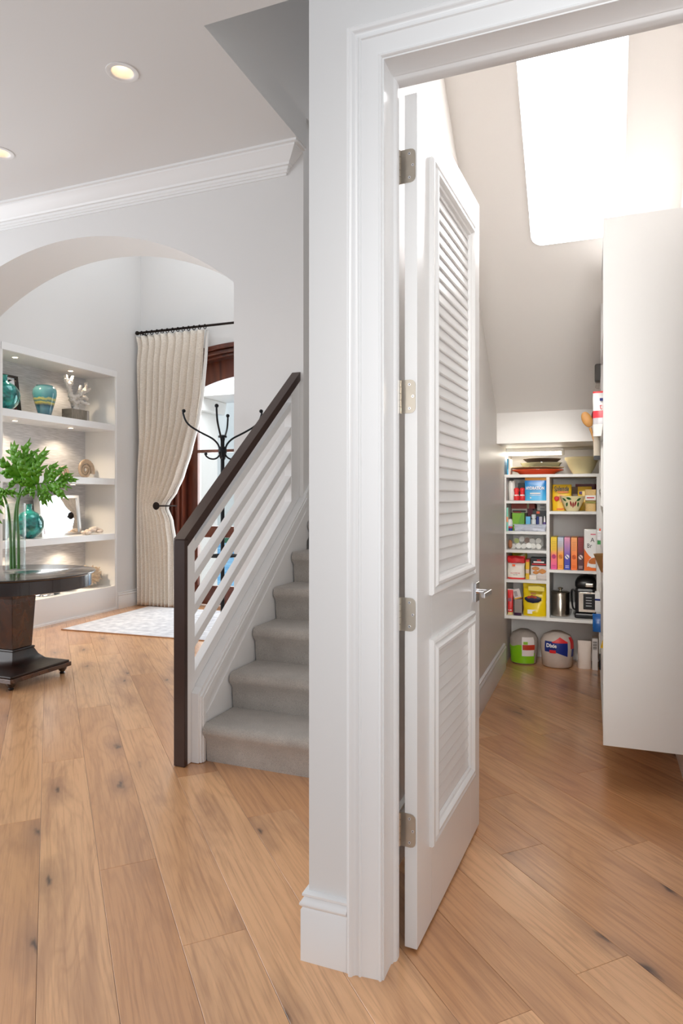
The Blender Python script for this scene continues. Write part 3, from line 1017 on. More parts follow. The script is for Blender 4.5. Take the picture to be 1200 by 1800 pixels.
def band_vase():
    m, nt, b = nmat('banded_vase_glaze')
    N, L = nt.nodes, nt.links
    tc = N.new('ShaderNodeTexCoord')
    n = N.new('ShaderNodeTexNoise'); n.inputs['Scale'].default_value = 4; n.inputs['Detail'].default_value = 6
    L.new(tc.outputs['Generated'], n.inputs['Vector'])
    sp = N.new('ShaderNodeSeparateXYZ'); L.new(tc.outputs['Generated'], sp.inputs[0])
    ma = N.new('ShaderNodeMath'); ma.operation = 'MULTIPLY_ADD'; ma.inputs[1].default_value = .16
    L.new(n.outputs['Fac'], ma.inputs[0]); L.new(sp.outputs['Z'], ma.inputs[2])
    r = N.new('ShaderNodeValToRGB')
    st_ = [(0, (26, 70, 92)), (.34, (60, 112, 130)), (.44, (34, 66, 84)), (.52, (186, 178, 96)), (.56, (50, 110, 120)), (.64, (190, 186, 110)), (.69, (64, 130, 140)), (1, (112, 168, 172))]
    el = r.color_ramp.elements
    while len(el) < len(st_): el.new(.5)
    for e, (p, c) in zip(el, st_): e.position = p
    for e, (p, c) in zip(sorted(el, key=lambda e: e.position), st_): e.color = lin(*c)
    L.new(ma.outputs[0], r.inputs[0]); L.new(r.outputs[0], b.inputs['Base Color'])
    b.inputs['Roughness'].default_value = .15
    b.inputs['Coat Weight'].default_value = .6
    return m


bottle('ceramic_vase', 'blue green banded ceramic vase on the top shelf', 'vase', -5.42, 5.36, SH1, [(.058, .001), (.064, .02), (.082, .09), (.108, .18), (.120, .24), (.118, .285), (.098, .318), (.078, .326), (.084, .332), (.074, .332), (.068, .32)], band_vase(), 32)
M['coral'] = mat('white_coral', lin(232, 226, 218), .85, noise=.2, nscale=60, bump=.8)


def twig(mb, path, r0, r1, rough, seed):
    pts = smoothline(path, 8)
    n = 10
    rings = []
    for i, p in enumerate(pts):
        t = (pts[min(i + 1, len(pts) - 1)] - pts[max(i - 1, 0)]).normalized()
        a = t.cross(Vector((.3, .2, 1)) if abs(t.z) < .9 else Vector((1, 0, .2))).normalized()
        b = a.cross(t).normalized()
        rr_ = r0 + (r1 - r0) * i / (len(pts) - 1)
        ring_ = []
        for k in range(n):
            v = (a * math.cos(2 * PI * k / n) + b * math.sin(2 * PI * k / n))
            ring_.append(p + v * rr_ * (1 + rough * mnoise.noise(Vector((i * 1.7 + seed, k * 2.3, seed)))))
        rings.append(ring_)
    mb.loft(rings)


cb_ = MB()
c0 = Vector((-5.42, 5.80, SH1 + .133))
q = lambda y, z, x=0: (c0.x + x, c0.y + y, c0.z + z)
twig(cb_, [q(0, -.002), q(-.03, .08), q(-.10, .17, .02), q(-.13, .25, .02), q(-.16, .36, .0)], .036, .02, .9, 1)
twig(cb_, [q(-.12, .23, .02), q(-.09, .30, .03), q(-.06, .36, .02)], .026, .016, .9, 2)
twig(cb_, [q(-.05, .12), q(.02, .17, .03), q(.10, .22, .03), q(.20, .26, .02)], .032, .016, .9, 3)
twig(cb_, [q(.0, .06), q(.06, .12, -.02), q(.14, .16, -.02), q(.22, .15, -.03)], .034, .016, .9, 4)
for i_, (p0, p1, p2) in enumerate([((-.03, .08, 0), (-.08, .10, .04), (-.12, .09, .05)), ((.10, .22, .03), (.12, .27, .04), (.11, .32, .04)), ((.06, .12, -.02), (.10, .09, .03), (.16, .08, .05)), ((-.13, .25, .02), (-.18, .27, .04), (-.20, .31, .04)), ((.02, .17, .03), (.0, .22, .06), (.02, .27, .06))]):
    twig(cb_, [q(*p0), q(*p1), q(*p2)], .022, .013, 1.1, 10 + i_)
cor = thing('coral_sculpture', 'white branching coral on a grey wooden block', 'ornament', (c0.x, c0.y, SH1))
cb_.build('coral_branches', M['coral'], cor, smooth=True, angle=80)
MB().box(c0.x - .07, c0.x + .07, c0.y - .13, c0.y + .135, SH1 + .0005, SH1 + .132).build('wooden_block', grained('grey_block', (96, 88, 78), (150, 142, 130), 5, (1, 9, 1), .6), cor, bevel=.002)
MB().box(c0.x + .0701, c0.x + .0725, c0.y + .100, c0.y + .128, SH1 + .004, SH1 + .128).build('silver_inlay', M['silver'], cor)


def spiral(name, label, x, y, z, rmax, m):
    turns, N_ = 3.0, 220
    pts, rs = [], []
    for i in range(N_ + 1):
        t = i / N_
        a = R(-20) + 2 * PI * turns * (1 - t)
        r = rmax / 1.27 * 1.85 ** (-turns * (1 - t))
        pts.append(Vector((0, r * math.cos(a), r * math.sin(a))))
        rs.append(r * .27 * (1 + .06 * math.sin(a * 22)))
    mb = MB()
    n = 12
    rings = []
    for i, p in enumerate(pts):
        t = (pts[min(i + 1, N_)] - pts[max(i - 1, 0)]).normalized()
        a = Vector((1, 0, 0))
        b = a.cross(t).normalized()
        rings.append([p + (a * math.cos(2 * PI * k / n) * .75 + b * math.sin(2 * PI * k / n)) * rs[i] for k in range(n)])
    mb.loft(rings)
    zmin = min(v[2] for v in mb.v)
    mb.v = [(x + v[0], y + v[1], z + v[2] - zmin + .0005) for v in mb.v]
    return solo(mb, name, m, label, 'ornament', (x, y, z), smooth=True, angle=60)


def shell_mat(name, c, c2, s=40):
    return mat(name, c, .3, noise=.3, nscale=s, coat=.3)


spiral('ammonite_shell', 'ribbed silvery ammonite shell on the middle shelf', -5.45, 5.985, SH2, .150, mat('nautilus', lin(176, 156, 136), .28, metal=.45, noise=.25, nscale=50))
spiral('spiral_shell', 'small brown spiral shell behind the green leaves', -5.50, 5.70, SH2, .09, shell_mat('brown_shell', lin(188, 160, 136), None))
# sea shell cluster, coral ball, shell bowl, glass block, dish, grey vase, air plant
sc_ = MB()
rg = random.Random(3)
for i in range(26):
    a, r = rg.uniform(0, 2 * PI), rg.uniform(0, 1)
    sc_.ball((-5.29 + .045 * r * math.cos(a), 5.94 + .17 * r * math.sin(a), SH3 + .022 + .045 * (1 - r)), rg.uniform(.02, .032), 8, 6, sc=(1, rg.uniform(.7, 1.4), .8))
solo(sc_, 'shell_garland', shell_mat('mixed_shells', lin(224, 206, 190), None, 60), 'pale shell garland lying beside the silver mirror', 'ornament', (-5.29, 5.94, SH3), smooth=True, kind='stuff')


def lumpy(name, label, cat, x, y, z, rx, ry, rz, amp, freq, m, n=40, mm=24):
    mb = MB()
    rings = []
    for i in range(1, mm):
        a = PI * i / mm
        row = []
        for k in range(n):
            b = 2 * PI * k / n
            d = Vector((math.sin(a) * math.cos(b), math.sin(a) * math.sin(b), -math.cos(a)))
            c_ = mnoise.cell(d * freq)
            f = 1 + amp * (abs(mnoise.noise(d * freq)) * 2 - .4)
            row.append((x + d.x * rx * f, y + d.y * ry * f, z + rz + d.z * rz * f))
        rings.append(row)
    mb.loft(rings)
    zm = min(v[2] for v in mb.v)
    mb.v = [(a, b, c_ - zm + z + .0005) for a, b, c_ in mb.v]
    return solo(mb, name, m, label, cat, (x, y, z), smooth=True, angle=70)


lumpy('coral_cluster', 'beige knobbly coral ball on the lowest shelf', 'ornament', -5.42, 5.99, SH0, .11, .128, .088, .45, 6.5, mat('beige_coral', lin(226, 204, 176), .8), 64, 40)
bottle('shell_bowl', 'small cream bowl on the lowest shelf by the coral ball', 'bowl', -5.40, 5.665, SH0, [(.03, .001), (.045, .004), (.085, .05), (.095, .07), (.09, .07), (.08, .052), (.04, .012), (.01, .010)], M['white_ceramic'])
M['crystal'] = mat('crystal', (1, 1, 1, 1), .02, trans=1, ior=1.5)
solo(MB().box(-5.41, -5.30, 5.22, 5.37, SH0 + .0005, SH0 + .06), 'glass_block', M['crystal'], 'clear crystal block on the lowest shelf under the table edge', 'ornament', (-5.35, 5.3, SH0), bevel=.008)
bottle('silver_dish', 'small silver dish beside the crystal block', 'dish', -5.34, 5.43, SH0, [(.025, .001), (.03, .004), (.06, .022), (.062, .026), (.03, .008), (.005, .006)], M['silver'])
bottle('grey_vase', 'grey frosted glass vase behind the clear vase', 'vase', -5.40, 4.80, SH3, [(.05, .001), (.07, .03), (.075, .12), (.06, .18), (.05, .20), (.045, .2), (.05, .15)], mat('grey_glass', lin(140, 144, 142), .3))
ap = MB()
for i in range(14):
    a, l = 2 * PI * i / 14, .09 + .03 * (i % 3)
    ap.tube(smoothline([(-5.43, 4.87, SH0 + .005), (-5.43 + .4 * l * math.cos(a), 4.87 + .5 * l * math.sin(a), SH0 + .16), (-5.43 + .7 * l * math.cos(a), 4.87 + 1.1 * l * math.sin(a), SH0 + .24 + .04 * (i % 4))], 4), [.008 - .007 * k / 8 for k in range(9)], 5)
ap.lathe([(.05, SH0 + .001), (.055, SH0 + .10), (.045, SH0 + .17), (.01, SH0 + .17)], -5.43, 4.87, 16, mi=1)
solo(ap, 'spiky_succulent', [mat('succulent', lin(120, 140, 120), .6), M['white_ceramic']], 'grey green spiky succulent in a white pot', 'plant', (-5.43, 4.87, SH0), smooth=True)

# ================================================================== CURTAIN, ROD, HOLDBACK
rod = thing('curtain_rod', 'dark bronze curtain rod above the arched front door', 'curtain rod', (-3.9, 6.52, 3.262))
MB().tube([(-5.145, 6.52, 3.262), (-2.3, 6.52, 3.262)], .014, 12).build('pole', M['bronze'], rod, smooth=True)
MB().ball((-5.152, 6.52, 3.262), .026).build('finial', M['bronze'], rod, smooth=True)
for bx_ in (-5.12, -2.5):
    MB().tube([(bx_, 6.52, 3.262), (bx_, 6.649, 3.262)], .008, 8).build('bracket', M['bronze'], rod, smooth=True)
for i in range(13):
    x = -5.09 + i * .0735
    ringp = [(x + .004 * math.sin(2 * PI * k / 16), 6.52 + .025 * math.cos(2 * PI * k / 16), 3.253 + .025 * math.sin(2 * PI * k / 16)) for k in range(16)]
    rr = []
    for k in range(16):
        c_, d_ = Vector(ringp[k]), Vector((0, math.cos(2 * PI * k / 16), math.sin(2 * PI * k / 16)))
        rr.append([c_ + d_ * .005 * math.cos(a) + Vector((1, 0, 0)) * .005 * math.sin(a) for a in (0, PI / 3, 2 * PI / 3, PI, 4 * PI / 3, 5 * PI / 3)])
    MB().loft(rr, loop=True).build('curtain_ring', M['bronze'], rod, smooth=True)


def interp(tab, z):
    for (z0, a), (z1, b) in zip(tab, tab[1:]):
        if z0 >= z >= z1:
            t = (z0 - z) / (z0 - z1)
            t = t * t * (3 - 2 * t) * .3 + t * .7
            return a + (b - a) * t
    return tab[-1][1] if z < tab[-1][0] else tab[0][1]


RE = [(3.25, -4.205), (2.95, -4.232), (2.53, -4.275), (2.175, -4.334), (1.84, -4.434), (1.55, -4.54), (1.35, -4.645), (1.22, -4.755), (1.16, -4.765), (1.03, -4.70), (.73, -4.648), (.02, -4.632)]
LE = [(3.25, -5.165), (3.10, -5.125), (2.9, -5.145), (1.2, -5.150), (.02, -5.155)]
cur = thing('curtain', 'floor length beige linen curtain tied back beside the front door', 'curtain', (-4.9, 6.5, .02))
rows, cols, FOLD = 70, 190, 9.5
rings = []
for r in range(rows + 1):
    z = 3.221 - (3.221 - .014) * r / rows
    le, re = interp(LE, z), interp(RE, z)
    row = []
    wd = re - le
    for c in range(cols + 1):
        s_ = c / cols
        ph = 2 * PI * FOLD * s_ + .5 * math.sin(z * 1.3 + s_ * 9)
        pinch = 1 - math.exp(-((z - 1.19) / .35) ** 2) * .45
        am = .042 * pinch * (.65 + .5 * min(1, (3.228 - z) / .4)) * min(1, .35 + wd / .8)
        x = le + wd * (s_ ** (1 + .25 * math.exp(-((z - 1.19) / .5) ** 2)))
        wob = .010 * mnoise.noise(Vector((s_ * 5, z * .8, 2)))
        row.append((x + .007 * math.sin(ph * 2), 6.52 + am * math.sin(ph) + wob - .02 * (1 - pinch), z))
    rings.append(row)
cm = MB().loft(rings, closed=False, caps=False)
co = cm.build('linen_panel', M['linen'], cur, smooth=True, angle=180)
md = co.modifiers.new('thickness', 'SOLIDIFY'); md.thickness = .004
lr = []
for r in range(rows + 1):
    z = 3.221 - (3.221 - .014) * r / rows
    re = interp(RE, z)
    lr.append([(re - .002 + .0, 6.545, z), (re + .013, 6.550, z), (re + .022 + .006 * math.sin(z * 3), 6.575, z), (re + .006, 6.60, z)])
lo = MB().loft(lr, closed=False, caps=False).build('white_lining', M['lining'], cur, smooth=True, angle=180)
md = lo.modifiers.new('thickness', 'SOLIDIFY'); md.thickness = .003
hbk = thing('curtain_holdback', 'dark bronze disc holdback gathering the curtain', 'holdback', (-4.80, 6.65, 1.195))
hp = []
for i in range(13):
    t = i / 12
    hp.append((-4.685 - .115 * t ** 2.2, 6.649 - .21 * math.sin(t * PI * .55), 1.195))
MB().tube(hp, .009, 8).build('arm', M['bronze'], hbk, smooth=True)
MB().lathe([(.018, .0), (.044, .004), (.046, .012), (.03, .018), (.012, .022)], 0, 0, 20).build('disc', M['bronze'], hbk, world=False, smooth=True).location = (-.012, -.212, 0)
hbk.children[-1].rotation_euler = (R(90), 0, 0)

# ================================================================== COAT RACK
rk = thing('coat_rack', 'black iron coat rack with curled hooks by the stair rail', 'coat rack', (-2.256, 3.70, 0))
HZ = 1.592
MB().tube([(0, 0, .03), (0, 0, 1.685)], .0125, 12).build('pole', M['black_metal'], rk, world=False, smooth=True)
MB().lathe([(.026, 1.676), (.028, 1.681), (.028, 1.687), (.022, 1.692), (.004, 1.696)], 0, 0, 16).build('collar', M['black_metal'], rk, world=False, smooth=True)
MB().lathe([(.014, HZ - .028), (.026, HZ - .016), (.028, HZ), (.026, HZ + .016), (.014, HZ + .028)], 0, 0, 16).build('hub', M['black_metal'], rk, world=False, smooth=True)
A0 = math.atan2(3.70, -2.256)
for k in range(4):
    a = R(21.2) + k * PI / 2 + R(2)
    d = lambda r, z: (.89 * r * math.cos(a), .89 * r * math.sin(a), z)
    pth = smoothline([d(.018, HZ + .008), d(.035, HZ + .045), d(.075, HZ + .080), d(.150, HZ + .115), d(.225, HZ + .155), d(.262, HZ + .190), d(.280, HZ + .232), d(.283, HZ + .252)], 5)
    h = MB().tube(pth, .0062, 8).build('hook_arm', M['black_metal'], rk, world=False, smooth=True)
    MB().ball(d(.278, HZ + .256), .0125).build('hook_tip', M['black_metal'], h, world=False, smooth=True)
    pth = smoothline([d(.016, HZ - .012), d(.028, HZ - .036), d(.055, HZ - .052), d(.090, HZ - .050), d(.115, HZ - .036), d(.122, HZ - .024)], 5)
    h = MB().tube(pth, .0055, 8).build('lower_hook', M['black_metal'], rk, world=False, smooth=True)
    MB().ball(d(.120, HZ - .020), .0105).build('hook_tip', M['black_metal'], h, world=False, smooth=True)
    # splayed foot
    MB().tube(smoothline([d(.012, .26), d(.05, .15), d(.14, .07), d(.22, .030), d(.26, .008)], 5), .008, 8).build('foot', M['black_metal'], rk, world=False, smooth=True)
rr = []
for k in range(32):
    a = 2 * PI * k / 32
    c_, dd = Vector((.098 * math.cos(a), .098 * math.sin(a), .917)), Vector((math.cos(a), math.sin(a), 0))
    rr.append([c_ + dd * .006 * math.cos(b) + Vector((0, 0, 1)) * .006 * math.sin(b) for b in [2 * PI * j / 8 for j in range(8)]])
MB().loft(rr, loop=True).build('umbrella_ring', M['black_metal'], rk, world=False, smooth=True)
for a in (R(21.2), R(201.2)):
    MB().tube([(.01 * math.cos(a), .01 * math.sin(a), .917), (.095 * math.cos(a), .095 * math.sin(a), .917)], .005, 6).build('ring_spoke', M['black_metal'], rk, world=False, smooth=True)

# ================================================================== RUG
rug = thing('area_rug', 'pale grey blue woven rug in front of the door', 'rug', (-4.885, 5.05, .001), R(2.6))
MB().box(0, 2.25, 0, 1.42, .0, .009).build('rug_field', M['rug'], rug, world=False, bevel=.002)
MB().box(-.006, 2.256, -.008, -.0005, 0, .008).build('rug_binding', mat('tan_binding', lin(168, 126, 92), .9), rug, world=False)

# ================================================================== TABLE, VASE, LEAVES
tb = thing('pedestal_table', 'round dark polished pedestal table under the vase of leaves', 'table', (-3.90, 3.57, 0))
MB().lathe([(.54, .742), (.548, .746), (.552, .752), (.550, .758), (.544, .760), (.0, .760)], 0, 0, 96).build('table_top', M['table_wood'], tb, world=False, smooth=True, angle=30)
MB().lathe([(.515, .652), (.525, .655), (.525, .741), (.0, .741), (.0, .652)], 0, 0, 96).build('apron', M['table_wood'], tb, world=False, smooth=True, angle=30)
sq = lambda h, z: [(-h, -h, z), (h, -h, z), (h, h, z), (-h, h, z)]
MB().loft([sq(.086, .226), sq(.104, .58), sq(.108, .61), sq(.122, .634), sq(.150, .651)]).build('pedestal', M['burl'], tb, world=False, bevel=.004)
MB().loft([sq(.098, .212), sq(.100, .218), sq(.096, .2255)]).build('pedestal_collar', M['base_wood'], tb, world=False)
MB().loft([sq(.252, .098), sq(.20, .108), sq(.15, .128), sq(.115, .165), sq(.094, .2115)]).build('swept_base', M['base_wood'], tb, world=False, smooth=True, angle=50)
MB().box(-.262, .262, -.262, .262, .083, .0975).build('base_slab', M['base_wood'], tb, world=False, bevel=.004)
MB().box(-.272, .272, -.272, .272, .052, .0828).build('base_plinth', M['burl'], tb, world=False, bevel=.003)
for sx in (-1, 1):
    for sy in (-1, 1):
        MB().lathe([(.016, .001), (.020, .008), (.014, .014), (.030, .034), (.036, .0518)], sx * .228, sy * .228, 14).build('foot', M['table_wood'], tb, world=False, smooth=True)

VX, VY, VZ = -3.865, 3.556, .7605
vs_ = thing('glass_vase', 'tall clear glass cylinder vase of water on the pedestal table', 'vase', (VX, VY, VZ))
MB().lathe([(.066, .0005), (.068, .004), (.068, .488), (.0665, .490), (.0645, .488), (.0645, .022), (.060, .018), (.0, .018)], 0, 0, 40, caps=False).build('glass_wall', M['pane'], vs_, world=False, smooth=True, angle=50)
MB().lathe([(.0, .019), (.060, .0195), (.0642, .024), (.0642, .362), (.0, .362)], 0, 0, 40, caps=False).build('water', M['pane'], vs_, world=False, smooth=True, angle=50)

leafm = mat('philodendron_leaf', lin(104, 164, 44), .28, noise=.45, nscale=9, spec=.5)
M['stem'] = mat('leaf_stem', lin(84, 132, 48), .4)
RT, FWD = Vector((math.cos(R(21.2)), math.sin(R(21.2)), 0)), Vector((math.sin(R(21.2)), -math.cos(R(21.2)), 0))


def leaf(label, org, mids, lobes, seed, stem):
    """deeply lobed leaf; org and tips in metres: right, up, towards the room, from the vase axis"""
    rg = random.Random(seed)
    W = lambda p: Vector((VX, VY, 0)) + RT * p[0] + Vector((0, 0, p[1])) + FWD * p[2]
    t = thing('philodendron_leaf', label, 'leaf', (VX, VY, VZ + .02), group=None)
    mb = MB()
    O = W(org)
    for (bt, tip, wd) in lobes:
        Bv = W([org[i] + (mids[i] - org[i]) * bt for i in range(3)])
        T = W(tip)
        n = 14
        axis = (T - Bv)
        L_ = axis.length
        side = axis.normalized().cross(FWD).normalized()
        up = side.cross(axis.normalized()).normalized()
        vs2, fs2 = [], []
        ph = rg.uniform(0, 6)
        for i in range(n + 1):
            u = i / n
            c_ = Bv + axis * u + up * (.10 * L_ * math.sin(PI * u)) * rg.uniform(.9, 1.1) - Vector((0, 0, .05 * L_ * u * u))
            base_w = .92 * wd * (.30 + .9 * math.sin(PI * min(1, u * .80 + .10)) ** 1.2) * (1 - u ** 6)
            wl_ = base_w * (1 + .34 * math.sin(u * 15 + ph)) + .001
            wr_ = base_w * (1 + .34 * math.sin(u * 14 + ph + 2.1)) + .001
            vs2 += [c_ - side * wl_ + up * wl_ * .28, c_ - up * .002, c_ + side * wr_ + up * wr_ * .28]
        for i in range(n):
            a = i * 3
            fs2 += [(a, a + 1, a + 4, a + 3), (a + 1, a + 2, a + 5, a + 4)]
        mb.add(vs2, fs2)
        # side teeth of the lobe
        for u, sg in ((.30, 1), (.36, -1), (.52, 1), (.58, -1), (.72, 1)):
            r0_ = Bv + axis * u + up * (.10 * L_ * math.sin(PI * u)) - Vector((0, 0, .05 * L_ * u * u))
            dr_ = (axis.normalized() * .75 + side * sg * .75 + up * rg.uniform(-.2, .35)).normalized() * L_ * rg.uniform(.24, .36) * (1 - .45 * u)
            sd_ = dr_.normalized().cross(up).normalized()
            wv_, tv, tf = wd * .55, [], []
            for i in range(6):
                t_ = i / 5
                ww = wv_ * (.55 + .75 * math.sin(PI * min(1, t_ * .8 + .15))) * (1 - t_ ** 4) + .0008
                cc = r0_ + dr_ * t_ + up * .012 * math.sin(PI * t_)
                tv += [cc - sd_ * ww, cc - up * .0015, cc + sd_ * ww]
            for i in range(5):
                q_ = i * 3
                tf += [(q_, q_ + 1, q_ + 4, q_ + 3), (q_ + 1, q_ + 2, q_ + 5, q_ + 4)]
            mb.add(tv, tf)
    b = mb.build('leaf_blade', leafm, t, smooth=True, angle=60)
    md = b.modifiers.new('thickness', 'SOLIDIFY'); md.thickness = .0012
    rib = MB().tube([W(org), W([(org[i] + mids[i]) / 2 for i in range(3)]), W(mids)], [.005, .004, .002], 6)
    rib.build('midrib', M['stem'], t, smooth=True)
    MB().tube(smoothline([W(p) for p in stem], 8), [.0105 - .0045 * i / (8 * (len(stem) - 1)) for i in range(8 * (len(stem) - 1) + 1)], 10).build('stem', M['stem'], t, smooth=True)


K = .00402
px = lambda u, v, d=0.0: ((u - 26) * K, 1.29 - (v - 875) * K, d)
leaf('large deeply lobed green leaf spreading right over the vase', px(60, 852, .02), px(104, 846, .05), [
    (.0, px(44, 800, .10), .026), (.1, px(78, 780, -.02), .020), (.2, px(76, 805, .08), .016), (.45, px(104, 808, .02), .018), (.6, px(118, 822, .10), .016), (.8, px(112, 814, -.05), .013),
    (1.0, px(136, 830, .06), .014), (1.0, px(139, 841, .0), .014), (.9, px(137, 857, .10), .011), (.75, px(129, 877, .08), .018), (.55, px(112, 872, .0), .018), (.4, px(100, 884, .06), .016),
    (.2, px(87, 890, .03), .016), (.05, px(70, 876, .10), .016), (.0, px(44, 872, .04), .018), (.0, px(38, 845, .12), .020), (.0, px(58, 812, -.06), .02)], 2,
    [(.028, .785, .01), (.022, 1.0, .0), (.012, 1.20, -.005), (.045, 1.33, .0), px(60, 852, .02)])
leaf('upright lobed green leaf rising behind at the vase centre', px(26, 838, -.08), px(34, 806, -.10), [
    (.3, px(41, 763, -.10), .019), (.0, px(18, 768, -.05), .020), (.6, px(50, 782, -.16), .014), (.2, px(3, 770, -.12), .017), (.0, px(-6, 800, .0), .022), (.1, px(60, 800, -.12), .022),
    (.0, px(66, 826, -.1), .022), (.0, px(-10, 828, -.05), .022), (.0, px(10, 858, -.02), .020), (.9, px(27, 790, -.12), .018), (.0, px(46, 848, .0), .02), (.0, px(70, 790, -.15), .014)], 5,
    [(-.012, .785, -.012), (-.016, .98, -.012), (-.014, 1.2, -.03), (0.0, 1.35, -.07), px(26, 838, -.08)])
leaf('drooping lobed green leaf hanging over the left of the vase', px(8, 862, .10), px(-16, 880, .14), [
    (.0, px(12, 938, .17), .018), (.1, px(2, 915, .17), .022), (.4, px(-14, 940, .12), .02), (.7, px(-40, 930, .10), .022), (1, px(-60, 900, .12), .022), (1, px(-62, 870, .1), .02),
    (.6, px(-44, 836, .08), .022), (.3, px(-14, 818, .10), .022), (.0, px(12, 830, .14), .022), (.0, px(36, 866, .16), .018), (.0, px(24, 890, .14), .018), (.0, px(62, 868, .14), .013)], 8,
    [(-.02, .785, .02), (-.024, 1.0, .02), (-.03, 1.2, .04), (-.05, 1.32, .08), px(8, 862, .10)])

# ================================================================== CEILING LIGHTS
M['lamp'] = mat('lit_lamp', lin(255, 240, 220), emit=(255, 230, 200), estr=5)
M['reflector'] = mat('lamp_reflector', lin(232, 224, 214), .25)
for i, (a, b) in enumerate(CAN):
    t = thing('recessed_light', ['round recessed ceiling light nearest the stair opening', 'round recessed ceiling light further left towards the arch'][i], 'ceiling light', (a, b, CZ))
    MB().loft([[(rr_ * math.cos(2 * PI * k / 32), rr_ * math.sin(2 * PI * k / 32), z) for k in range(32)] for rr_, z in ((.086, .0), (.086, -.004), (.064, -.006), (.0575, .0), (.0575, .004), (.084, -.0002))], loop=True).build('trim_ring', M['trim'], t, world=False, smooth=True, angle=50)
    MB().lathe([(.0572, .002), (.050, .05), (.046, .10)], 0, 0, 32, caps=False).build('reflector', M['reflector'], t, world=False, smooth=True)
    MB().lathe([(.0, .075), (.030, .070), (.044, .078), (.046, .10)], 0, 0, 24, caps=False).build('bulb_face', M['lamp'], t, world=False, smooth=True)
    spot((a, b, CZ - .02), 6, 110, (1, .86, .70))

# pantry light: large rounded diffuser on the slope
sx_, sy_, sz_ = -.11, 3.1, 0
ang = math.atan2(.8, 1)
pl = thing('pantry_ceiling_light', 'large rounded glowing light panel on the sloping pantry ceiling', 'ceiling light', (-.112, 3.765, 1.885 + .8 * (4.75 - 3.765)))
pl.rotation_euler = (-ang, 0, 0)
M['panel'] = mat('lit_diffuser', lin(255, 253, 250), emit=(250, 250, 254), estr=PANTRY_PANEL)


def rrect(hx, y0, y1, r, z):
    out = []
    for cx_, cy_, a0 in ((hx - r, y1 - r, 0), (-hx + r, y1 - r, 90), (-hx + r, y0 + r, 180), (hx - r, y0 + r, 270)):
        out += [(cx_ + r * math.cos(R(a0 + 15 * k)), cy_ + r * math.sin(R(a0 + 15 * k)), z) for k in range(7)]
    return out


MB().loft([rrect(.231, -1.302, .002, .062, -.0005), rrect(.231, -1.302, .002, .062, -.0105)]).build('light_frame', M['trim'], pl, world=False)
MB().loft([rrect(.228, -1.299, -.001, .059, -.0106), rrect(.228, -1.299, -.001, .059, -.0125)]).build('diffuser', M['panel'], pl, world=False, smooth=True, angle=60)

# ================================================================== PANTRY: BACK SHELVES
PF, PB = 5.15, 5.596
bs = thing('pantry_shelving', 'white open shelving unit on the back wall of the pantry', 'shelving', (-.34, 5.37, .37))
for x0, x1 in ((-.668, -.655), (-.363, -.340), (-.015, .004)):
    MB().box(x0, x1, PF, PB, .371, 1.443).build('upright', M['melamine'], bs, bevel=.001)
MB().box(-.668, .004, PF - .001, PB, 1.4435, 1.466).build('shelf', M['melamine'], bs, bevel=.001)
for zt_ in (1.269, 1.037, .896, .671):
    MB().box(-.655, -.363, PF, PB, zt_ - .022, zt_).build('shelf', M['melamine'], bs, bevel=.001)
for zt_ in (1.190, .756):
    MB().box(-.340, -.015, PF, PB, zt_ - .021, zt_).build('shelf', M['melamine'], bs, bevel=.001)
MB().box(-.655, -.363, PF, PB, .373, .397).build('shelf', M['melamine'], bs, bevel=.001)
MB().box(-.340, -.015, PF, PB, .373, .397).build('shelf', M['melamine'], bs, bevel=.001)
Z1, ZL2, ZL3, ZL4, ZL5, Z6, ZR1, ZR2 = 1.4665, 1.2695, 1.0375, .8965, .6715, .3975, 1.1905, .7565
XL, XR = -.654, -.341

usl = thing('under_shelf_light', 'long white strip light above the top pantry shelf', 'light', (-.46, 5.30, 1.67))
MB().box(-.668, -.245, 5.24, 5.36, 1.640, 1.6695).build('housing', M['melamine'], usl, bevel=.004)
M['strip'] = mat('lit_strip', lin(255, 250, 240), emit=(255, 246, 232), estr=9)
MB().box(-.660, -.262, 5.245, 5.355, 1.620, 1.6395).build('diffuser', M['strip'], usl, bevel=.004)
MB().box(-.262, -.245, 5.242, 5.358, 1.619, 1.6399).build('end_cap', M['melamine'], usl)

# ---- top shelf
carton('book', 'tall blue book standing at the left end of the top pantry shelf', 'book', -.653, -.634, 5.17, 5.36, Z1, 1.588, bands('blue_spine', [(0, (70, 176, 224)), (.62, (70, 176, 224)), (.63, (240, 240, 238))], axis='X'))
bottle('serving_platter', 'orange oval platter under the white plates on the top pantry shelf', 'platter', -.447, 5.37, Z1, [(.10, .001), (.125, .003), (.150, .022), (.196, .036), (.196, .040), (.145, .028), (.10, .008), (.001, .007)], M['orange'], 40)
bottle('oval_platter', 'cream white platter stacked on the orange platter', 'platter', -.45, 5.375, Z1 + .0405, [(.10, .001), (.14, .004), (.203, .016), (.203, .020), (.14, .010), (.001, .008)], M['cream'], 40)
bottle('glass_pie_dish', 'clear ribbed glass dish stacked on the cream platter', 'dish', -.42, 5.38, Z1 + .061, [(.12, .001), (.135, .004), (.152, .028), (.158, .030), (.158, .034), (.146, .033), (.13, .009), (.001, .007)], mat('rib_glass', lin(206, 204, 190), .1, trans=.5), 40)
bottle('dark_dish', 'dark brown dish on top of the platter stack', 'dish', -.413, 5.385, Z1 + .0953, [(.10, .001), (.11, .003), (.142, .028), (.142, .031), (.108, .008), (.001, .006)], mat('brown_stoneware', lin(84, 66, 54), .5), 40)
bottle('mixing_bowl', 'large cream mixing bowl at the right of the top pantry shelf', 'bowl', -.118, 5.30, Z1, [(.060, .001), (.066, .005), (.092, .05), (.112, .10), (.121, .110), (.122, .126), (.118, .128), (.112, .122), (.106, .10), (.086, .05), (.06, .012), (.001, .01)], M['cream'], 40)

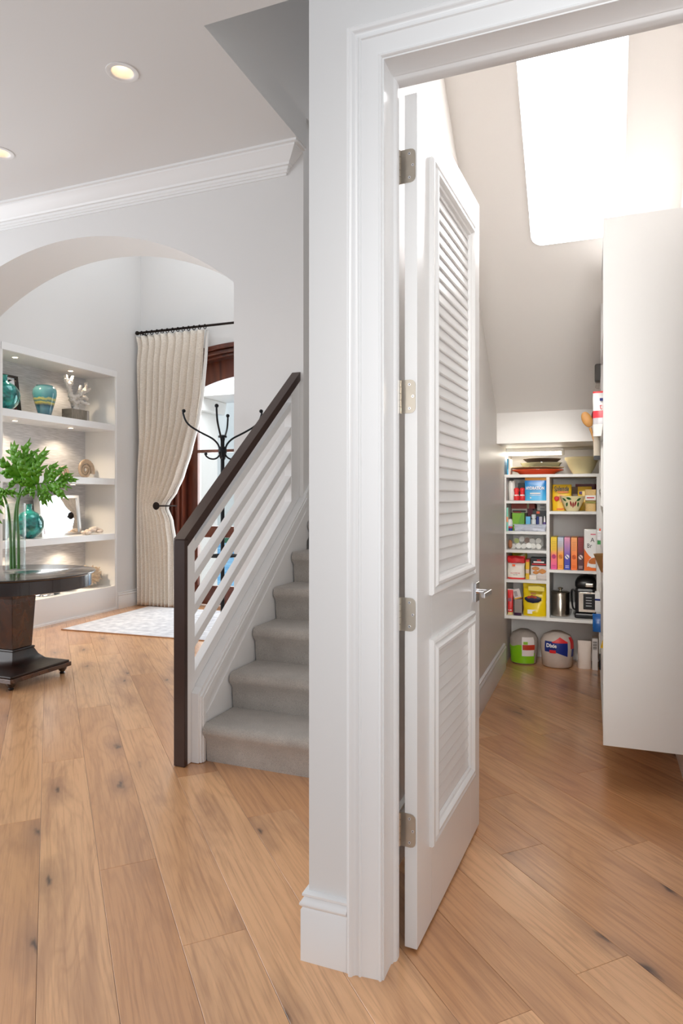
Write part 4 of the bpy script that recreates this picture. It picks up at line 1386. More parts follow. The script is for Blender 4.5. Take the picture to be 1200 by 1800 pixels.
# ---- left column, second shelf
bottle('white_bowl', 'white ceramic bowl at the left beside the red bottles', 'bowl', -.654 + .028, 5.26, ZL2, [(.0, .001), (.020, .002), (.024, .04), (.027, .10), (.025, .145), (.022, .152), (.001, .154)], M['white_ceramic'])
redm = bands('red_bottle_print', [(0, (226, 48, 50)), (.36, (226, 48, 50)), (.361, (240, 236, 230)), (.44, (226, 48, 50))])
for i, x in enumerate((-.5855, -.5425)):
    b_ = bottle('seasoning_bottle', ['red seasoning bottle next to the white bowl', 'red seasoning bottle next to the blue pouch'][i], 'bottle', x, 5.21, ZL2, [(.019, .001), (.0205, .004), (.0205, .032), (.0165, .045), (.0160, .062), (.019, .070), (.0195, .082), (.017, .092), (.010, .097), (.001, .098)], redm, 20, 'red seasoning bottles on the pantry shelf')
carton('dark_box', 'black box standing behind the two red bottles', 'box', -.596, -.536, 5.40, 5.50, ZL2, 1.405, M['black'])
hy = pouch('drink_mix_pouch', 'bright blue drink mix pouch with orange top', 'pouch', -.524, -.366, ZL2, 1.4425, 5.21, .05, bands('blue_pouch', [(0, (86, 184, 228)), (.35, (62, 166, 220)), (.6, (34, 140, 206)), (.86, (24, 120, 192)), (.90, (238, 168, 76)), (1, (240, 178, 92))], .3, 'LINEAR'), seed=2, full=.9)
text('HYDRATION', hy, -.446, 5.175, 1.352, .032, M['white_print'], sx=.72, ext=.0008, bold=.0012)
decal(hy, -.484, -.408, 5.180, 1.318, 1.328, M['white_print'])
decal(hy, -.484, -.408, 5.180, 1.308, 1.311, M['white_print'])
decal(hy, -.484, -.474, 5.181, 1.284, 1.296, M['white_print'])

# ---- right column, first compartment
M['yellow'] = mat('yellow_pack', lin(244, 200, 40), .35)
sp_ = pouch('sweetener_pouch', 'yellow sweetener pouch with a strawberry behind the painted bowl', 'pouch', -.334, -.194, ZR1, 1.392, 5.365, .07, M['yellow'], seed=5, full=.8)
text('Splenda', sp_, -.268, 5.320, 1.345, .046, M['black_print'], sx=.78, ext=.001, shear=.25, bold=.0012)
decal(sp_, -.292, -.216, 5.326, 1.330, 1.337, M['orange'])
MB().lathe([(.001, 1.262), (.014, 1.272), (.019, 1.288), (.015, 1.298), (.004, 1.302)], -.300, 5.323, 14, sy=.2).build('strawberry_print', M['red_print'], sp_, smooth=True)
MB().box(-.30, -.25, 5.324, 5.326, 1.20, 1.208).build('printed_band', M['orange'], sp_)
MB().prism([(-.285, 1.30), (-.276, 1.318), (-.262, 1.31), (-.240, 1.30), (-.245, 1.258), (-.278, 1.258)], 'Y', 5.325, 5.327).build('glass_print', mat('peach_print', lin(236, 170, 104), .4), sp_)
db = thing('painted_bowl', 'cream bowl painted with green leaves and red tulip', 'bowl', (-.182, 5.222, ZR1))
bp_ = [(.040, .001), (.044, .006), (.062, .040), (.078, .078), (.090, .112), (.086, .112), (.074, .078), (.056, .04), (.03, .012), (.001, .010)]
MB().lathe(bp_, 0, 0, 40).build('bowl_body', M['cream'], db, world=False, smooth=True, angle=50)


def on_bowl(a, z, off=.0008):
    for (r0, h0), (r1, h1) in zip(bp_, bp_[1:]):
        if h0 <= z <= h1:
            r = r0 + (r1 - r0) * (z - h0) / (h1 - h0)
            break
    return ((r + off) * math.sin(a), -(r + off) * math.cos(a), z)


def bowl_petal(name, a, z, la, lz, tilt, m):
    n = 8
    vs2, fs2 = [], []
    for i in range(n + 1):
        u = -1 + 2 * i / n
        wd = (1 - u * u) * .5
        for sgn in (-1, 0, 1):
            da, dz = u * la * math.cos(tilt) - sgn * wd * la * .9 * math.sin(tilt), u * lz * math.sin(tilt) + sgn * wd * lz * .9 * math.cos(tilt)
            vs2.append(on_bowl(a + da, z + dz))
    for i in range(n):
        q_ = i * 3
        fs2 += [(q_, q_ + 1, q_ + 4, q_ + 3), (q_ + 1, q_ + 2, q_ + 5, q_ + 4)]
    MB().add(vs2, fs2).build(name, m, db, world=False, smooth=True)


gl = M['leaf_dark']
for a, z, t in ((-.74, .086, -.6), (-.28, .094, -.3), (.60, .086, .6), (-.60, .050, .9), (.66, .050, 1.9)):
    bowl_petal('painted_leaf', a, z, .24, .020, t, gl)
rd = mat('painted_tulip', lin(150, 28, 34), .35)
for a, z, t in ((-.12, .055, 1.9), (.10, .048, 1.57), (.32, .055, 1.2)):
    bowl_petal('painted_petal', a, z, .19, .024, t, rd)
pouch('grain_bag', 'small brown bag between the yellow pouches', 'bag', -.205, -.140, ZR1, 1.376, 5.47, .05, mat('brown_bag', lin(132, 112, 96), .6, noise=.3, nscale=40), seed=8)
yb = pouch('snack_bag', 'yellow snack bag at the right behind the noodle bag', 'bag', -.150, -.050, ZR1, 1.376, 5.41, .05, M['yellow'], seed=9)
decal(yb, -.140, -.118, 5.384, 1.318, 1.338, mat('purple_print', lin(96, 70, 130), .5))
nb_ = pouch('noodle_bag', 'clear bag of pale oats with a red and white label', 'bag', -.094, -.018, ZR1, 1.352, 5.26, .07, mat('oats', lin(226, 192, 130), .5, noise=.25, nscale=120), seed=11, full=.9)
decal(nb_, -.092, -.020, 5.220, 1.272, 1.308, M['white_print'])
decal(nb_, -.082, -.030, 5.2190, 1.286, 1.294, M['red_print'])
decal(nb_, -.090, -.020, 5.2195, 1.250, 1.264, mat('olive_print', lin(140, 140, 62), .5))
pouch('red_bag', 'dark red bag lying behind the yellow snack bag', 'bag', -.170, -.018, 1.1905, 1.398, 5.53, .05, mat('maroon_foil', lin(110, 26, 30), .35), seed=13)

# ---- left column, third shelf
tl = carton('teal_box', 'mint green box with an orange dot at the left edge', 'box', -.6545, -.654 + .012, 5.165, 5.28, ZL3, 1.214, bands('mint_print', [(0, (120, 200, 176)), (.85, (120, 200, 176)), (.9, (236, 238, 232))], axis='X'))
decal(tl, -.654, -.643, 5.164, 1.105, 1.145, mat('orange_dot', lin(236, 140, 88), .5))
rb = carton('red_flat_box', 'long dark red box on top of the tray box', 'box', -.650, -.470, 5.43, 5.55, 1.2035, 1.2465, mat('brick_red', lin(168, 66, 50), .5, noise=.2, nscale=20))
decal(rb, -.53, -.515, 5.4295, 1.204, 1.246, mat('tan_print', lin(196, 178, 140), .5))
for i in range(2):
    g_ = carton('grey_carton', ['upper small grey carton at the right of the crowded shelf', 'lower small grey carton at the right of the crowded shelf'][1 - i], 'carton', -.446, -.372, 5.36, 5.46, 1.1905 + .0275 * i, 1.2178 + .0275 * i, mat('pale_grey_card', lin(200, 196, 190), .6), 'small grey cartons')
    decal(g_, -.425, -.390, 5.3595, 1.200 + .0285 * i, 1.208 + .0285 * i, mat('grey_print', lin(120, 120, 126), .6))
tb_ = carton('tray_box', 'grey white box with a black and red band above the green box', 'box', -.650, -.528, 5.43, 5.55, 1.1705, 1.203, mat('off_white_card', lin(206, 196, 186), .6))
decal(tb_, -.642, -.538, 5.4295, 1.176, 1.190, M['black_print'])
decal(tb_, -.636, -.575, 5.4285, 1.173, 1.180, M['red_print'])
carton('stack_base_box', 'dark brown box behind the green box', 'box', -.650, -.528, 5.42, 5.55, ZL3, 1.170, mat('dark_card', lin(74, 60, 54), .6))
carton('maroon_box', 'tall maroon box standing behind the light blue box', 'box', -.524, -.484, 5.43, 5.55, ZL3, 1.203, mat('maroon_card', lin(112, 34, 52), .5))
bb_ = carton('black_food_box', 'black food box with an orange picture under the grey cartons', 'box', -.480, -.372, 5.37, 5.55, ZL3, 1.190, M['black'])
decal(bb_, -.452, -.428, 5.3695, 1.166, 1.184, M['orange'])
gb = carton('green_box', 'lime green box in the middle of the crowded shelf', 'box', -.626, -.534, 5.28, 5.35, ZL3, 1.172, mat('lime_card', lin(122, 178, 28), .4))
MB().prism([(-.582, 1.085), (-.570, 1.13), (-.552, 1.1715), (-.5345, 1.1715), (-.5345, 1.085)], 'Y', 5.2785, 5.2800).build('printed_panel', mat('pale_green_print', lin(96, 158, 40), .4), gb)
decal(gb, -.618, -.580, 5.2785, 1.082, 1.086, M['white_print'])
bottle('lotion_bottle', 'white bottle with red and blue base at the left', 'bottle', -.630, 5.195, ZL3, [(.016, .001), (.0175, .004), (.0175, .07), (.015, .078), (.013, .088), (.008, .092), (.001, .0925)], bands('white_bottle_print', [(0, (44, 62, 140)), (.22, (200, 60, 66)), (.36, (200, 220, 236)), (.5, (240, 240, 240))]))
carton('light_blue_box', 'light blue box right of the green box', 'box', -.522, -.488, 5.26, 5.30, ZL3, 1.146, mat('sky_card', lin(98, 182, 226), .4))
bottle('clear_bottle', 'clear bottle with a white cap right of the blue box', 'bottle', -.463, 5.25, ZL3, [(.016, .001), (.018, .004), (.018, .085), (.010, .094), (.0165, .097), (.0165, .124), (.014, .126), (.001, .1262)], mat('clear_grey', lin(216, 220, 222), .2))
bottle('navy_bottle', 'navy blue bottle behind the clear bottle', 'bottle', -.438, 5.32, ZL3, [(.014, .001), (.015, .08), (.010, .09), (.010, .108), (.001, .109)], M['navy'])
bottle('grey_tube', 'pale grey tube standing near the right upright', 'tube', -.411, 5.25, ZL3, [(.012, .001), (.013, .02), (.013, .09), (.012, .108), (.001, .109)], mat('grey_tube', lin(196, 194, 200), .4))
bottle('purple_bottle', 'purple bottle with white nozzle beside the right upright', 'bottle', -.381, 5.22, ZL3, [(.011, .001), (.0125, .01), (.0125, .06), (.007, .07), (.005, .10), (.003, .114), (.001, .115)], bands('purple_bottle_print', [(0, (236, 234, 238)), (.25, (92, 66, 136)), (.55, (92, 66, 136)), (.6, (240, 238, 240))]))
pouch('wrapped_pack', 'crumpled clear wrapped pack lying along the shelf front', 'pack', -.600, -.370, ZL3, 1.090, 5.19, .045, mat('crinkled_film', lin(206, 210, 222), .18, noise=.18, nscale=30, bump=.6), crumple=.022, seed=21, full=.7)

# ---- left column, fourth shelf: a clear bag of pods
lumpy('onion_bag', 'small brown onion at the left beside the bag of pods', 'vegetable', -.636, 5.24, ZL4, .016, .018, .035, .1, 3, mat('onion_skin', lin(176, 116, 78), .5), 16, 10)
podm = mat('pod_plastic', lin(236, 234, 228), .35)
podg = mat('pod_lid_green', lin(186, 202, 116), .4)
podb = mat('pod_lid_brown', lin(120, 84, 64), .4)
PODS = [(-.612, .021, podm, 'leftmost white pod at the bottom of the bag'), (-.578, .022, podm, 'white pod under the green lidded pod'), (-.540, .023, podm, 'white pod in the bottom middle of the bag'), (-.500, .023, podm, 'white pod at the bottom under the brown lids'), (-.462, .022, podm, 'white pod at the bottom right of centre'), (-.424, .022, podm, 'white pod at the bottom right end of the bag'),
        (-.590, .062, podg, 'pod with a pale green lid'), (-.550, .066, podm, 'white pod lying left of the brown lids'), (-.516, .064, podb, 'brown lidded pod in the middle of the bag'), (-.474, .064, podm, 'upper white pod right of the brown lid'), (-.436, .063, podm, 'upper white pod at the right end')]
pod = MB().lathe([(.0145, -.016), (.016, -.014), (.0195, .014), (.0215, .0145), (.0215, .017), (.0, .0172)], 0, 0, 18)
pod0 = None
rg = random.Random(6)
for i, (x, dz, lm, lb) in enumerate(PODS):
    t = thing('coffee_pod', lb + ' on the pantry shelf', 'coffee pod', (x, 5.26 + (.03 if dz > .05 else 0), ZL4 + dz + .004), rg.uniform(0, 6), 'coffee pods in the clear bag')
    t.rotation_euler = (R(90 + rg.uniform(-25, 25)), rg.uniform(-.3, .3), rg.uniform(-.4, .4))
    if pod0 is None:
        pod0 = pod.build('cup', podm, t, world=False, smooth=True, angle=45)
        lid0 = MB().lathe([(.0, .0174), (.0205, .0174), (.0205, .0182), (.0, .0182)], 0, 0, 18).build('lid', podm, t, world=False)
        lid0.material_slots[0].link = 'OBJECT'
        lid0.material_slots[0].material = lm
    else:
        for src in (pod0, lid0):
            c = src.copy()
            COL.objects.link(c)
            c.parent = t
            if src is lid0:
                c.material_slots[0].link = 'OBJECT'
                c.material_slots[0].material = lm
pouch('clear_pod_bag', 'clear plastic bag holding the white coffee pods', 'bag', -.645, -.392, ZL4, 1.004, 5.275, .13, M['thin_plastic'], crumple=.012, seed=31, full=.95)

# ---- left column, fifth shelf
fl = pouch('flour_bag', 'white flour bag with a folded red top', 'bag', -.652, -.524, ZL5, .845, 5.215, .085, bands('flour_print', [(0, (222, 50, 46)), (.07, (238, 232, 220)), (.66, (238, 232, 220)), (.70, (220, 44, 48)), (1, (220, 44, 48))], .55), crumple=.008, seed=41, full=.9)
ft = MB()
ft.loft([[(-.588 + .060 * c_ * (1 + .06 * mnoise.noise(Vector((c_ * 3, t, 1)))), 5.215 - .030 + y_ + .006 * mnoise.noise(Vector((c_ * 5, t * 3, 4))), z_ + .008 * math.sin(c_ * 5 + t)) for c_, y_, z_ in [(-1, -.012, .800 + t * .036), (-.5, -.022, .798 + t * .036), (0, -.026, .796 + t * .034), (.5, -.022, .798 + t * .034), (1, -.010, .802 + t * .032), (1, .018, .806 + t * .034), (0, .022, .806 + t * .036), (-1, .018, .804 + t * .036)]] for t in (0, .5, 1)])
ft.build('folded_top', M['red_print'], fl, smooth=True, angle=50)
text('ALL-PURPOSE', fl, -.590, 5.166, .714, .0135, M['red_print'], sx=.85)
text('FLOUR', fl, -.590, 5.166, .703, .010, M['black_print'])
MB().box(-.612, -.590, 5.165, 5.166, .770, .785).build('printed_crest', M['orange'], fl)
pouch('yellow_snack_bag', 'yellow brown bag lying behind the flour bag', 'bag', -.650, -.530, ZL5, .868, 5.44, .08, mat('mustard_foil', lin(160, 138, 20), .3), crumple=.012, seed=43)
yb_ = carton('yellow_box', 'narrow yellow box with red top beside the flour bag', 'box', -.517, -.492, 5.20, 5.30, ZL5, .821, bands('yellow_box_print', [(0, (226, 182, 28)), (.3, (222, 196, 176)), (.5, (232, 188, 30)), (.88, (220, 70, 60))]))
cb2 = carton('frozen_food_box', 'black and white box with a picture of golden fritters', 'box', -.487, -.365, 5.27, 5.34, ZL5, .832, bands('crunch_print', [(0, (206, 196, 190)), (.16, (214, 208, 204)), (.60, (30, 28, 32))], .4))
decal(cb2, -.478, -.374, 5.2695, .776, .786, M['red_print'])
decal(cb2, -.466, -.388, 5.2695, .793, .803, M['white_print'])
decal(cb2, -.440, -.410, 5.2692, .806, .818, M['red_print'])
fr_ = mat('fritter_print', lin(206, 136, 66), .5, noise=.35, nscale=50)
for x, z, a, b in ((-.450, .748, .030, .016), (-.402, .728, .030, .020), (-.448, .718, .024, .014)):
    MB().lathe([(.001, z - b), (a * .7, z - b * .6), (a, z), (a * .7, z + b * .6), (.001, z + b)], x, 5.269, 18, sy=.06).build('food_print', fr_, cb2, smooth=True)
carton('white_card_box', 'small white box in front of the black and white box', 'box', -.490, -.438, 5.19, 5.22, ZL5, .705, mat('white_card', lin(232, 224, 214), .6))

# ---- left column, sixth shelf
rp_ = pouch('red_pouch', 'red upright pouch at the left of the lower shelf', 'pouch', -.649, -.611, Z6, .592, 5.20, .035, bands('red_pouch_print', [(0, (236, 214, 150)), (.10, (220, 40, 44)), (.97, (240, 236, 230))], .35), seed=51, taper=1.08)
decal(rp_, -.646, -.620, 5.181, .50, .525, mat('mauve_print', lin(150, 90, 110), .5))
decal(rp_, -.644, -.618, 5.181, .43, .437, M['white_print'])
cd_ = carton('leaning_card', 'white printed card leaning between the red pouch and yellow bag', 'card', -.604, -.548, 5.235, 5.239, .515, .590, bands('card_print', [(0, (238, 184, 30)), (.12, (224, 216, 214))], .5))
cd_.rotation_euler = (0, R(-16), 0)
decal(cd_, -.594, -.572, 5.2345, .535, .575, mat('card_grey', lin(170, 160, 162), .6))
carton('plain_jar_box', 'grey box behind the leaning card', 'box', -.606, -.548, 5.24, 5.30, Z6, .510, mat('grey_box', lin(150, 140, 134), .6))
bottle('sauce_bottle', 'black sauce bottle behind the leaning card', 'bottle', -.586, 5.40, Z6, [(.020, .001), (.022, .004), (.022, .07), (.010, .10), (.010, .125), (.001, .126)], M['black'])
bottle('berry_jar', 'dark red jar beside the yellow bag', 'jar', -.558, 5.36, Z6, [(.018, .001), (.020, .003), (.020, .09), (.017, .095), (.017, .11), (.001, .111)], mat('berry', lin(112, 36, 50), .25))
ye = pouch('yellow_food_bag', 'big yellow food bag with a picture of a dark bowl', 'bag', -.538, -.368, Z6, .640, 5.235, .10, mat('yellow_foil', lin(236, 206, 22), .28, noise=.1, nscale=8), crumple=.016, seed=61, full=.85)
ft = MB()
ft.loft([[(-.436 + .058 * c_, 5.165 + y_ + .012 * mnoise.noise(Vector((c_ * 4, t * 3, 9))), z_ + .014 * c_ + .010 * mnoise.noise(Vector((c_ * 6, t, 2)))) for c_, y_, z_ in [(-1, 0, .606 + t * .030), (-.3, -.010, .596 + t * .034), (.4, -.012, .588 + t * .034), (1, -.004, .578 + t * .026), (1, .03, .584 + t * .03), (0, .034, .596 + t * .034), (-1, .034, .610 + t * .03)]] for t in (0, .5, 1)])
ft.build('folded_top', mat('pale_yellow_foil', lin(244, 226, 120), .25), ye, smooth=True, angle=40)
MB().lathe([(.001, .495), (.040, .503), (.060, .520), (.062, .535), (.030, .548), (.001, .550)], -.462, 5.183, 24, sy=.12).build('bowl_print', mat('navy_bowl_print', lin(26, 32, 60), .4), ye, smooth=True)
for x, z in ((-.492, .540), (-.470, .545), (-.448, .541)):
    MB().lathe([(.001, z - .012), (.014, z - .006), (.015, z + .002), (.001, z + .011)], x, 5.177, 12, sy=.25).build('stew_print', mat('stew_print', lin(172, 64, 34), .5, noise=.4, nscale=60), ye, smooth=True)
decal(ye, -.478, -.440, 5.176, .564, .576, mat('brown_print', lin(190, 128, 62), .5))
decal(ye, -.502, -.436, 5.179, .415, .446, M['white_print'])
pouch('purple_wrapper', 'small purple wrapper lying on the lower shelf', 'wrapper', -.604, -.545, Z6, .418, 5.175, .03, mat('purple_foil', lin(74, 44, 78), .3), crumple=.012, seed=66)

# ---- right column: five cartons, cereal, canister, cooker
crt = [('yellow to pink snack carton at the left of the row', [(0, (236, 84, 158)), (.42, (244, 120, 110)), (.62, (240, 190, 30)), (1, (236, 204, 30))], (196, 50, 110)),
       ('grey to orange snack carton second in the row', [(0, (248, 164, 60)), (.5, (244, 166, 66)), (.72, (200, 188, 186)), (1, (188, 200, 220))], (216, 120, 40)),
       ('purple to blue snack carton in the middle of the row', [(0, (40, 66, 176)), (.35, (76, 64, 170)), (.6, (158, 116, 190)), (1, (226, 150, 176))], (236, 232, 236)),
       ('plain orange snack carton between purple and brown', [(0, (250, 122, 44)), (.5, (250, 140, 66)), (1, (244, 166, 96))], (216, 90, 30)),
       ('dark brown snack carton next to the cereal box', [(0, (84, 40, 46)), (.5, (92, 40, 46)), (.6, (128, 34, 40)), (1, (150, 36, 40))], (226, 206, 200))]
cx = [(-.333, -.290), (-.285, -.243), (-.238, -.197), (-.191, -.148), (-.143, -.104)]
for (lb, stops, ec), (x0, x1) in zip(crt, cx):
    o = carton('snack_carton', lb, 'carton', x0, x1, 5.18, 5.36, ZR2, .996, bands('carton_print', stops, .4, 'LINEAR'), 'snack cartons in a row on the pantry shelf')
    em = mat('carton_emblem', lin(*ec), .5)
    xm = (x0 + x1) / 2
    MB().prism([(xm + .015 * math.cos(2 * PI * k / 20), .852 + .017 * math.sin(2 * PI * k / 20)) for k in range(20)], 'Y', 5.1785, 5.1799).build('emblem', em, o)
    MB().prism([(xm - .012, .862), (xm - .008, .866), (xm + .012, .842), (xm + .008, .838)], 'Y', 5.1775, 5.1784).build('emblem_stripe', mat('emblem_stripe', lin(*[int(c * .7) for c in stops[0][1]]), .5), o)
    for z in (.772, .784):
        decal(o, xm - .013, xm + .013, 5.1796, z, z + .004, em)
    for z in (.90, .912, .924, .936, .948, .96):
        decal(o, xm - .013, xm + .013, 5.1797, z, z + .0025, mat('small_print', lin(*[int(c * .8) for c in stops[-1][1]]), .5), 'printed_line')
ce = carton('cereal_box', 'white and orange cereal box with a bowl picture', 'box', -.099, -.0165, 5.155, 5.20, ZR2, 1.060, M['white_print'])
om = mat('orange_card', lin(248, 118, 34), .4)
pts_ = [(-.0988, .758)] + [(-.0175, .758)] + [(-.0175 - .081 * k / 10, .845 + .075 * (k / 10) ** 2.2) for k in range(11)]
MB().prism(pts_, 'Y', 5.1535, 5.1549).build('orange_panel', om, ce)
text('A', ce, -.056, 5.1530, .968, .046, M['black_print'], sx=.9, align='LEFT')
text('Br', ce, -.080, 5.1530, .925, .046, M['black_print'], sx=.8, align='LEFT')
decal(ce, -.055, -.020, 5.1540, 1.020, 1.028, mat('pink_print', lin(226, 120, 140), .5))
MB().prism([(-.018, .865)] + [(-.018 - .062 * math.sin(R(90 * k / 8)), .865 - .08 + .08 * math.cos(R(90 * k / 8)) - .0) for k in range(9)] + [(-.070, .790), (-.05, .782), (-.018, .780)], 'Y', 5.1515, 5.1534).build('bowl_print', M['white_print'], ce)
MB().prism([(-.020, .858), (-.050, .850), (-.068, .832), (-.070, .815), (-.050, .808), (-.020, .808)], 'Y', 5.1505, 5.1514).build('flakes_print', mat('flake_print', lin(206, 116, 50), .5, noise=.4, nscale=80), ce)
M['steel'] = mat('brushed_steel', lin(196, 186, 172), .22, metal=1)
cn = thing('steel_canister', 'brushed steel lidded canister on the lower shelf', 'canister', (-.271, 5.29, Z6))
MB().lathe([(.062, .0005), (.066, .003), (.066, .170), (.064, .173), (.0, .173)], 0, 0, 40).build('body', M['steel'], cn, world=False, smooth=True, angle=40)
MB().lathe([(.0675, .1735), (.0675, .180), (.056, .186), (.0, .188)], 0, 0, 40).build('lid', M['steel'], cn, world=False, smooth=True, angle=40)
MB().lathe([(.008, .1885), (.008, .196), (.019, .204), (.020, .210), (.010, .215), (.0, .216)], 0, 0, 20).build('lid_knob', M['steel'], cn, world=False, smooth=True)
pk = thing('pressure_cooker', 'black electric pressure cooker with a steel band', 'cooker', (-.098, 5.30, Z6))
MB().box(-.070, .078, -.10, .14, .001, .040).build('base', M['black'], pk, world=False, bevel=.012)
MB().box(-.066, .076, -.095, .13, .0405, .225).build('body', M['black'], pk, world=False, bevel=.022)
MB().box(-.040, .076, -.099, -.0955, .050, .195).build('steel_band', M['steel'], pk, world=False, bevel=.001)
MB().box(-.008, .074, -.104, -.0992, .070, .185).build('control_panel', M['black'], pk, world=False, bevel=.008)
for i in range(4):
    MB().box(.010, .050, -.1055, -.1042, .095 + .020 * i, .100 + .020 * i).build('control_mark', mat('grey_print2', lin(190, 190, 190), .5), pk, world=False)
def soft_rect(cx_, cy_, hx, hy, z, p=.55, n=28):
    out = []
    for k in range(n):
        a = 2 * PI * k / n
        out.append((cx_ + hx * math.copysign(abs(math.cos(a)) ** p, math.cos(a)), cy_ + hy * math.copysign(abs(math.sin(a)) ** p, math.sin(a)), z))
    return out


MB().loft([soft_rect(.005, .018, .070, .108, .2255), soft_rect(.005, .018, .074, .112, .236), soft_rect(.005, .018, .073, .110, .262), soft_rect(.008, .020, .062, .098, .288), soft_rect(.010, .022, .042, .075, .305), soft_rect(.010, .022, .015, .04, .311)]).build('lid', M['black'], pk, world=False, smooth=True, angle=50)
MB().box(.004, .062, -.100, -.086, .232, .262).build('lid_badge', M['steel'], pk, world=False, bevel=.006)
MB().tube(smoothline([(-.066, .0, .19), (-.086, .0, .20), (-.093, .0, .17), (-.089, .0, .10), (-.082, .0, .06), (-.066, 0, .05)], 5), .007, 8).build('side_handle', M['black'], pk, world=False, smooth=True)

# ---- on the floor under the shelves: packs of paper plates and napkins
def plate_pack(name, label, x0, x1, y, zt_, mats, lab):
    r = (x1 - x0) / 2
    xc = (x0 + x1) / 2
    mb = MB()
    mb.lathe([(r * .80, .002), (r * .90, .012), (r, zt_ * .55), (r * .98, zt_ * .75), (r * .8, zt_ * .9), (r * .35, zt_), (.001, zt_ * .99)], xc, y, 40, sy=.9)
    return solo(mb, name, mats, label, 'pack', (xc, y, 0), smooth=True, angle=50)


def wrap(parent, xc, y, r, a0, a1, zl, zh, m, name='printed_panel', off=.002, sy=.9, slope=0.0, prof=None):
    """label lying on the round side of a pack"""
    vs2, fs2 = [], []
    n, mm = 16, 6
    for i in range(n + 1):
        a = a0 + (a1 - a0) * i / n
        lo_, hi_ = (zl(a) if callable(zl) else zl), (zh(a) if callable(zh) else zh)
        for j in range(mm + 1):
            z = lo_ + (hi_ - lo_) * j / mm
            rr_ = prof(z) + off
            vs2.append((xc + rr_ * math.sin(a), y - rr_ * sy * math.cos(a), z))
    for i in range(n):
        for j in range(mm):
            q_ = i * (mm + 1) + j
            fs2.append((q_, q_ + mm + 1, q_ + mm + 2, q_ + 1))
    return MB().add(vs2, fs2).build(name, m, parent, smooth=True)


def packprof(r, zt_):
    tab = [(.002, r * .80), (.012, r * .90), (zt_ * .55, r), (zt_ * .75, r * .98), (zt_ * .9, r * .8), (zt_, r * .35)]
    def f(z):
        for (z0, a), (z1, b) in zip(tab, tab[1:]):
            if z <= z1:
                return a + (b - a) * max(0, (z - z0)) / (z1 - z0)
        return tab[-1][1]
    return f


film = mat('grey_film', lin(168, 158, 150), .15, noise=.2, nscale=20, bump=.3)
gx, gy, gr, gt = -.546, 5.36, .108, .262
gp = plate_pack('paper_plate_pack', 'bagged pack of paper plates with a lime green label', gx - gr, gx + gr, gy, gt, film, None)
pf_ = packprof(gr, gt)
wrap(gp, gx, gy, gr, -1.25, .95, .012, lambda a: .12 + .05 * max(0, -a) + .03 * math.cos(a * 3), mat('lime_print', lin(132, 196, 28), .25), prof=pf_)
wrap(gp, gx, gy, gr, -.05, .85, .07, .215, mat('white_label', lin(226, 218, 214), .4), off=.004, prof=pf_)
wrap(gp, gx, gy, gr, .0, .88, .118, .158, mat('rust_label', lin(186, 58, 34), .4), off=.006, prof=pf_)
wrap(gp, gx, gy, gr, .05, .35, .160, .182, M['green_print'], off=.006, prof=pf_)
bx_, by_, br_, bt_ = -.298, 5.34, .122, .268
bp2 = plate_pack('paper_plate_pack', 'bagged pack of white paper plates with a blue and red label', bx_ - br_, bx_ + br_, by_, bt_, mat('plate_film', lin(196, 184, 174), .15, noise=.15, nscale=20, bump=.3), None)
pf2 = packprof(br_, bt_)
wrap(bp2, bx_, by_, br_, -.75, .72, lambda a: .125 - .045 * max(0, a), .205, M['navy'], off=.003, prof=pf2)
wrap(bp2, bx_, by_, br_, -.25, .72, lambda a: .196, lambda a: .205 + .034 * max(0, 1 - abs(a - .25) * 2.2), M['red_print'], off=.004, prof=pf2)
wrap(bp2, bx_, by_, br_, -.40, -.02, .118, .142, M['red_print'], off=.005, prof=pf2)
wrap(bp2, bx_, by_, br_, 1.05, 1.4, .09, .15, M['navy'], off=.003, prof=pf2)
wrap(bp2, bx_, by_, br_, .95, 1.35, .15, .235, M['red_print'], off=.003, prof=pf2)
text('Dixie', bp2, bx_ - .034, by_ - br_ * .9 - .006, .163, .040, M['white_print'], rot=(R(90), 0, R(-14)), sx=.9, ext=.001, bold=.0012)
npk = pouch('napkin_pack', 'clear wrapped pack of white napkins on the floor', 'pack', -.150, -.052, .001, .205, 5.36, .10, mat('napkins', lin(226, 212, 200), .5, noise=.06, nscale=12), crumple=.006, seed=71, full=1)
bcp = carton('barcode_pack', 'white pack with a barcode label beside the napkins', 'pack', -.046, -.006, 5.30, 5.42, .001, .235, mat('white_wrap', lin(220, 216, 212), .35))
for i in range(9):
    decal(bcp, -.040, -.012, 5.2995, .155 + i * .007, .155 + i * .007 + (.004 if i % 3 else .002), M['black_print'], 'barcode_line')

# ================================================================== PANTRY: WALL HUNG SIDE UNIT
su = thing('side_shelving_unit', 'wall hung white pantry shelving unit with a plain end panel', 'shelving', (.018, 3.15, .196), R(.53))
UD, UL, UH = .330, 1.93, 2.33
MB().box(0, UD, 0, .020, 0, UH).build('end_panel', M['melamine'], su, world=False, bevel=.001)
for y in (.945, UL - .02):
    MB().box(.002, UD, y, y + .02, .0205, UH - .0205).build('divider', M['melamine'], su, world=False)
for y0, y1, zs in ((.0205, .9445, (0, .28, .66, 1.03, 1.42, 1.86, UH - .02)), (.9655, UL - .0205, (0, .20, .47, .80, 1.13, 1.44, 1.78, UH - .02))):
    for z in zs:
        MB().box(.002, UD, y0, y1, z, z + .02).build('shelf', M['melamine'], su, world=False)
def SP(x, y, z):       # local point of the unit in the world
    a = R(.53)
    return (.018 + x * math.cos(a) - y * math.sin(a), 3.15 + x * math.sin(a) + y * math.cos(a), .196 + z)
clear = mat('smoky_plastic', lin(196, 190, 182), .15)
x_, y_, z_ = SP(.066, 1.45, 1.8005)
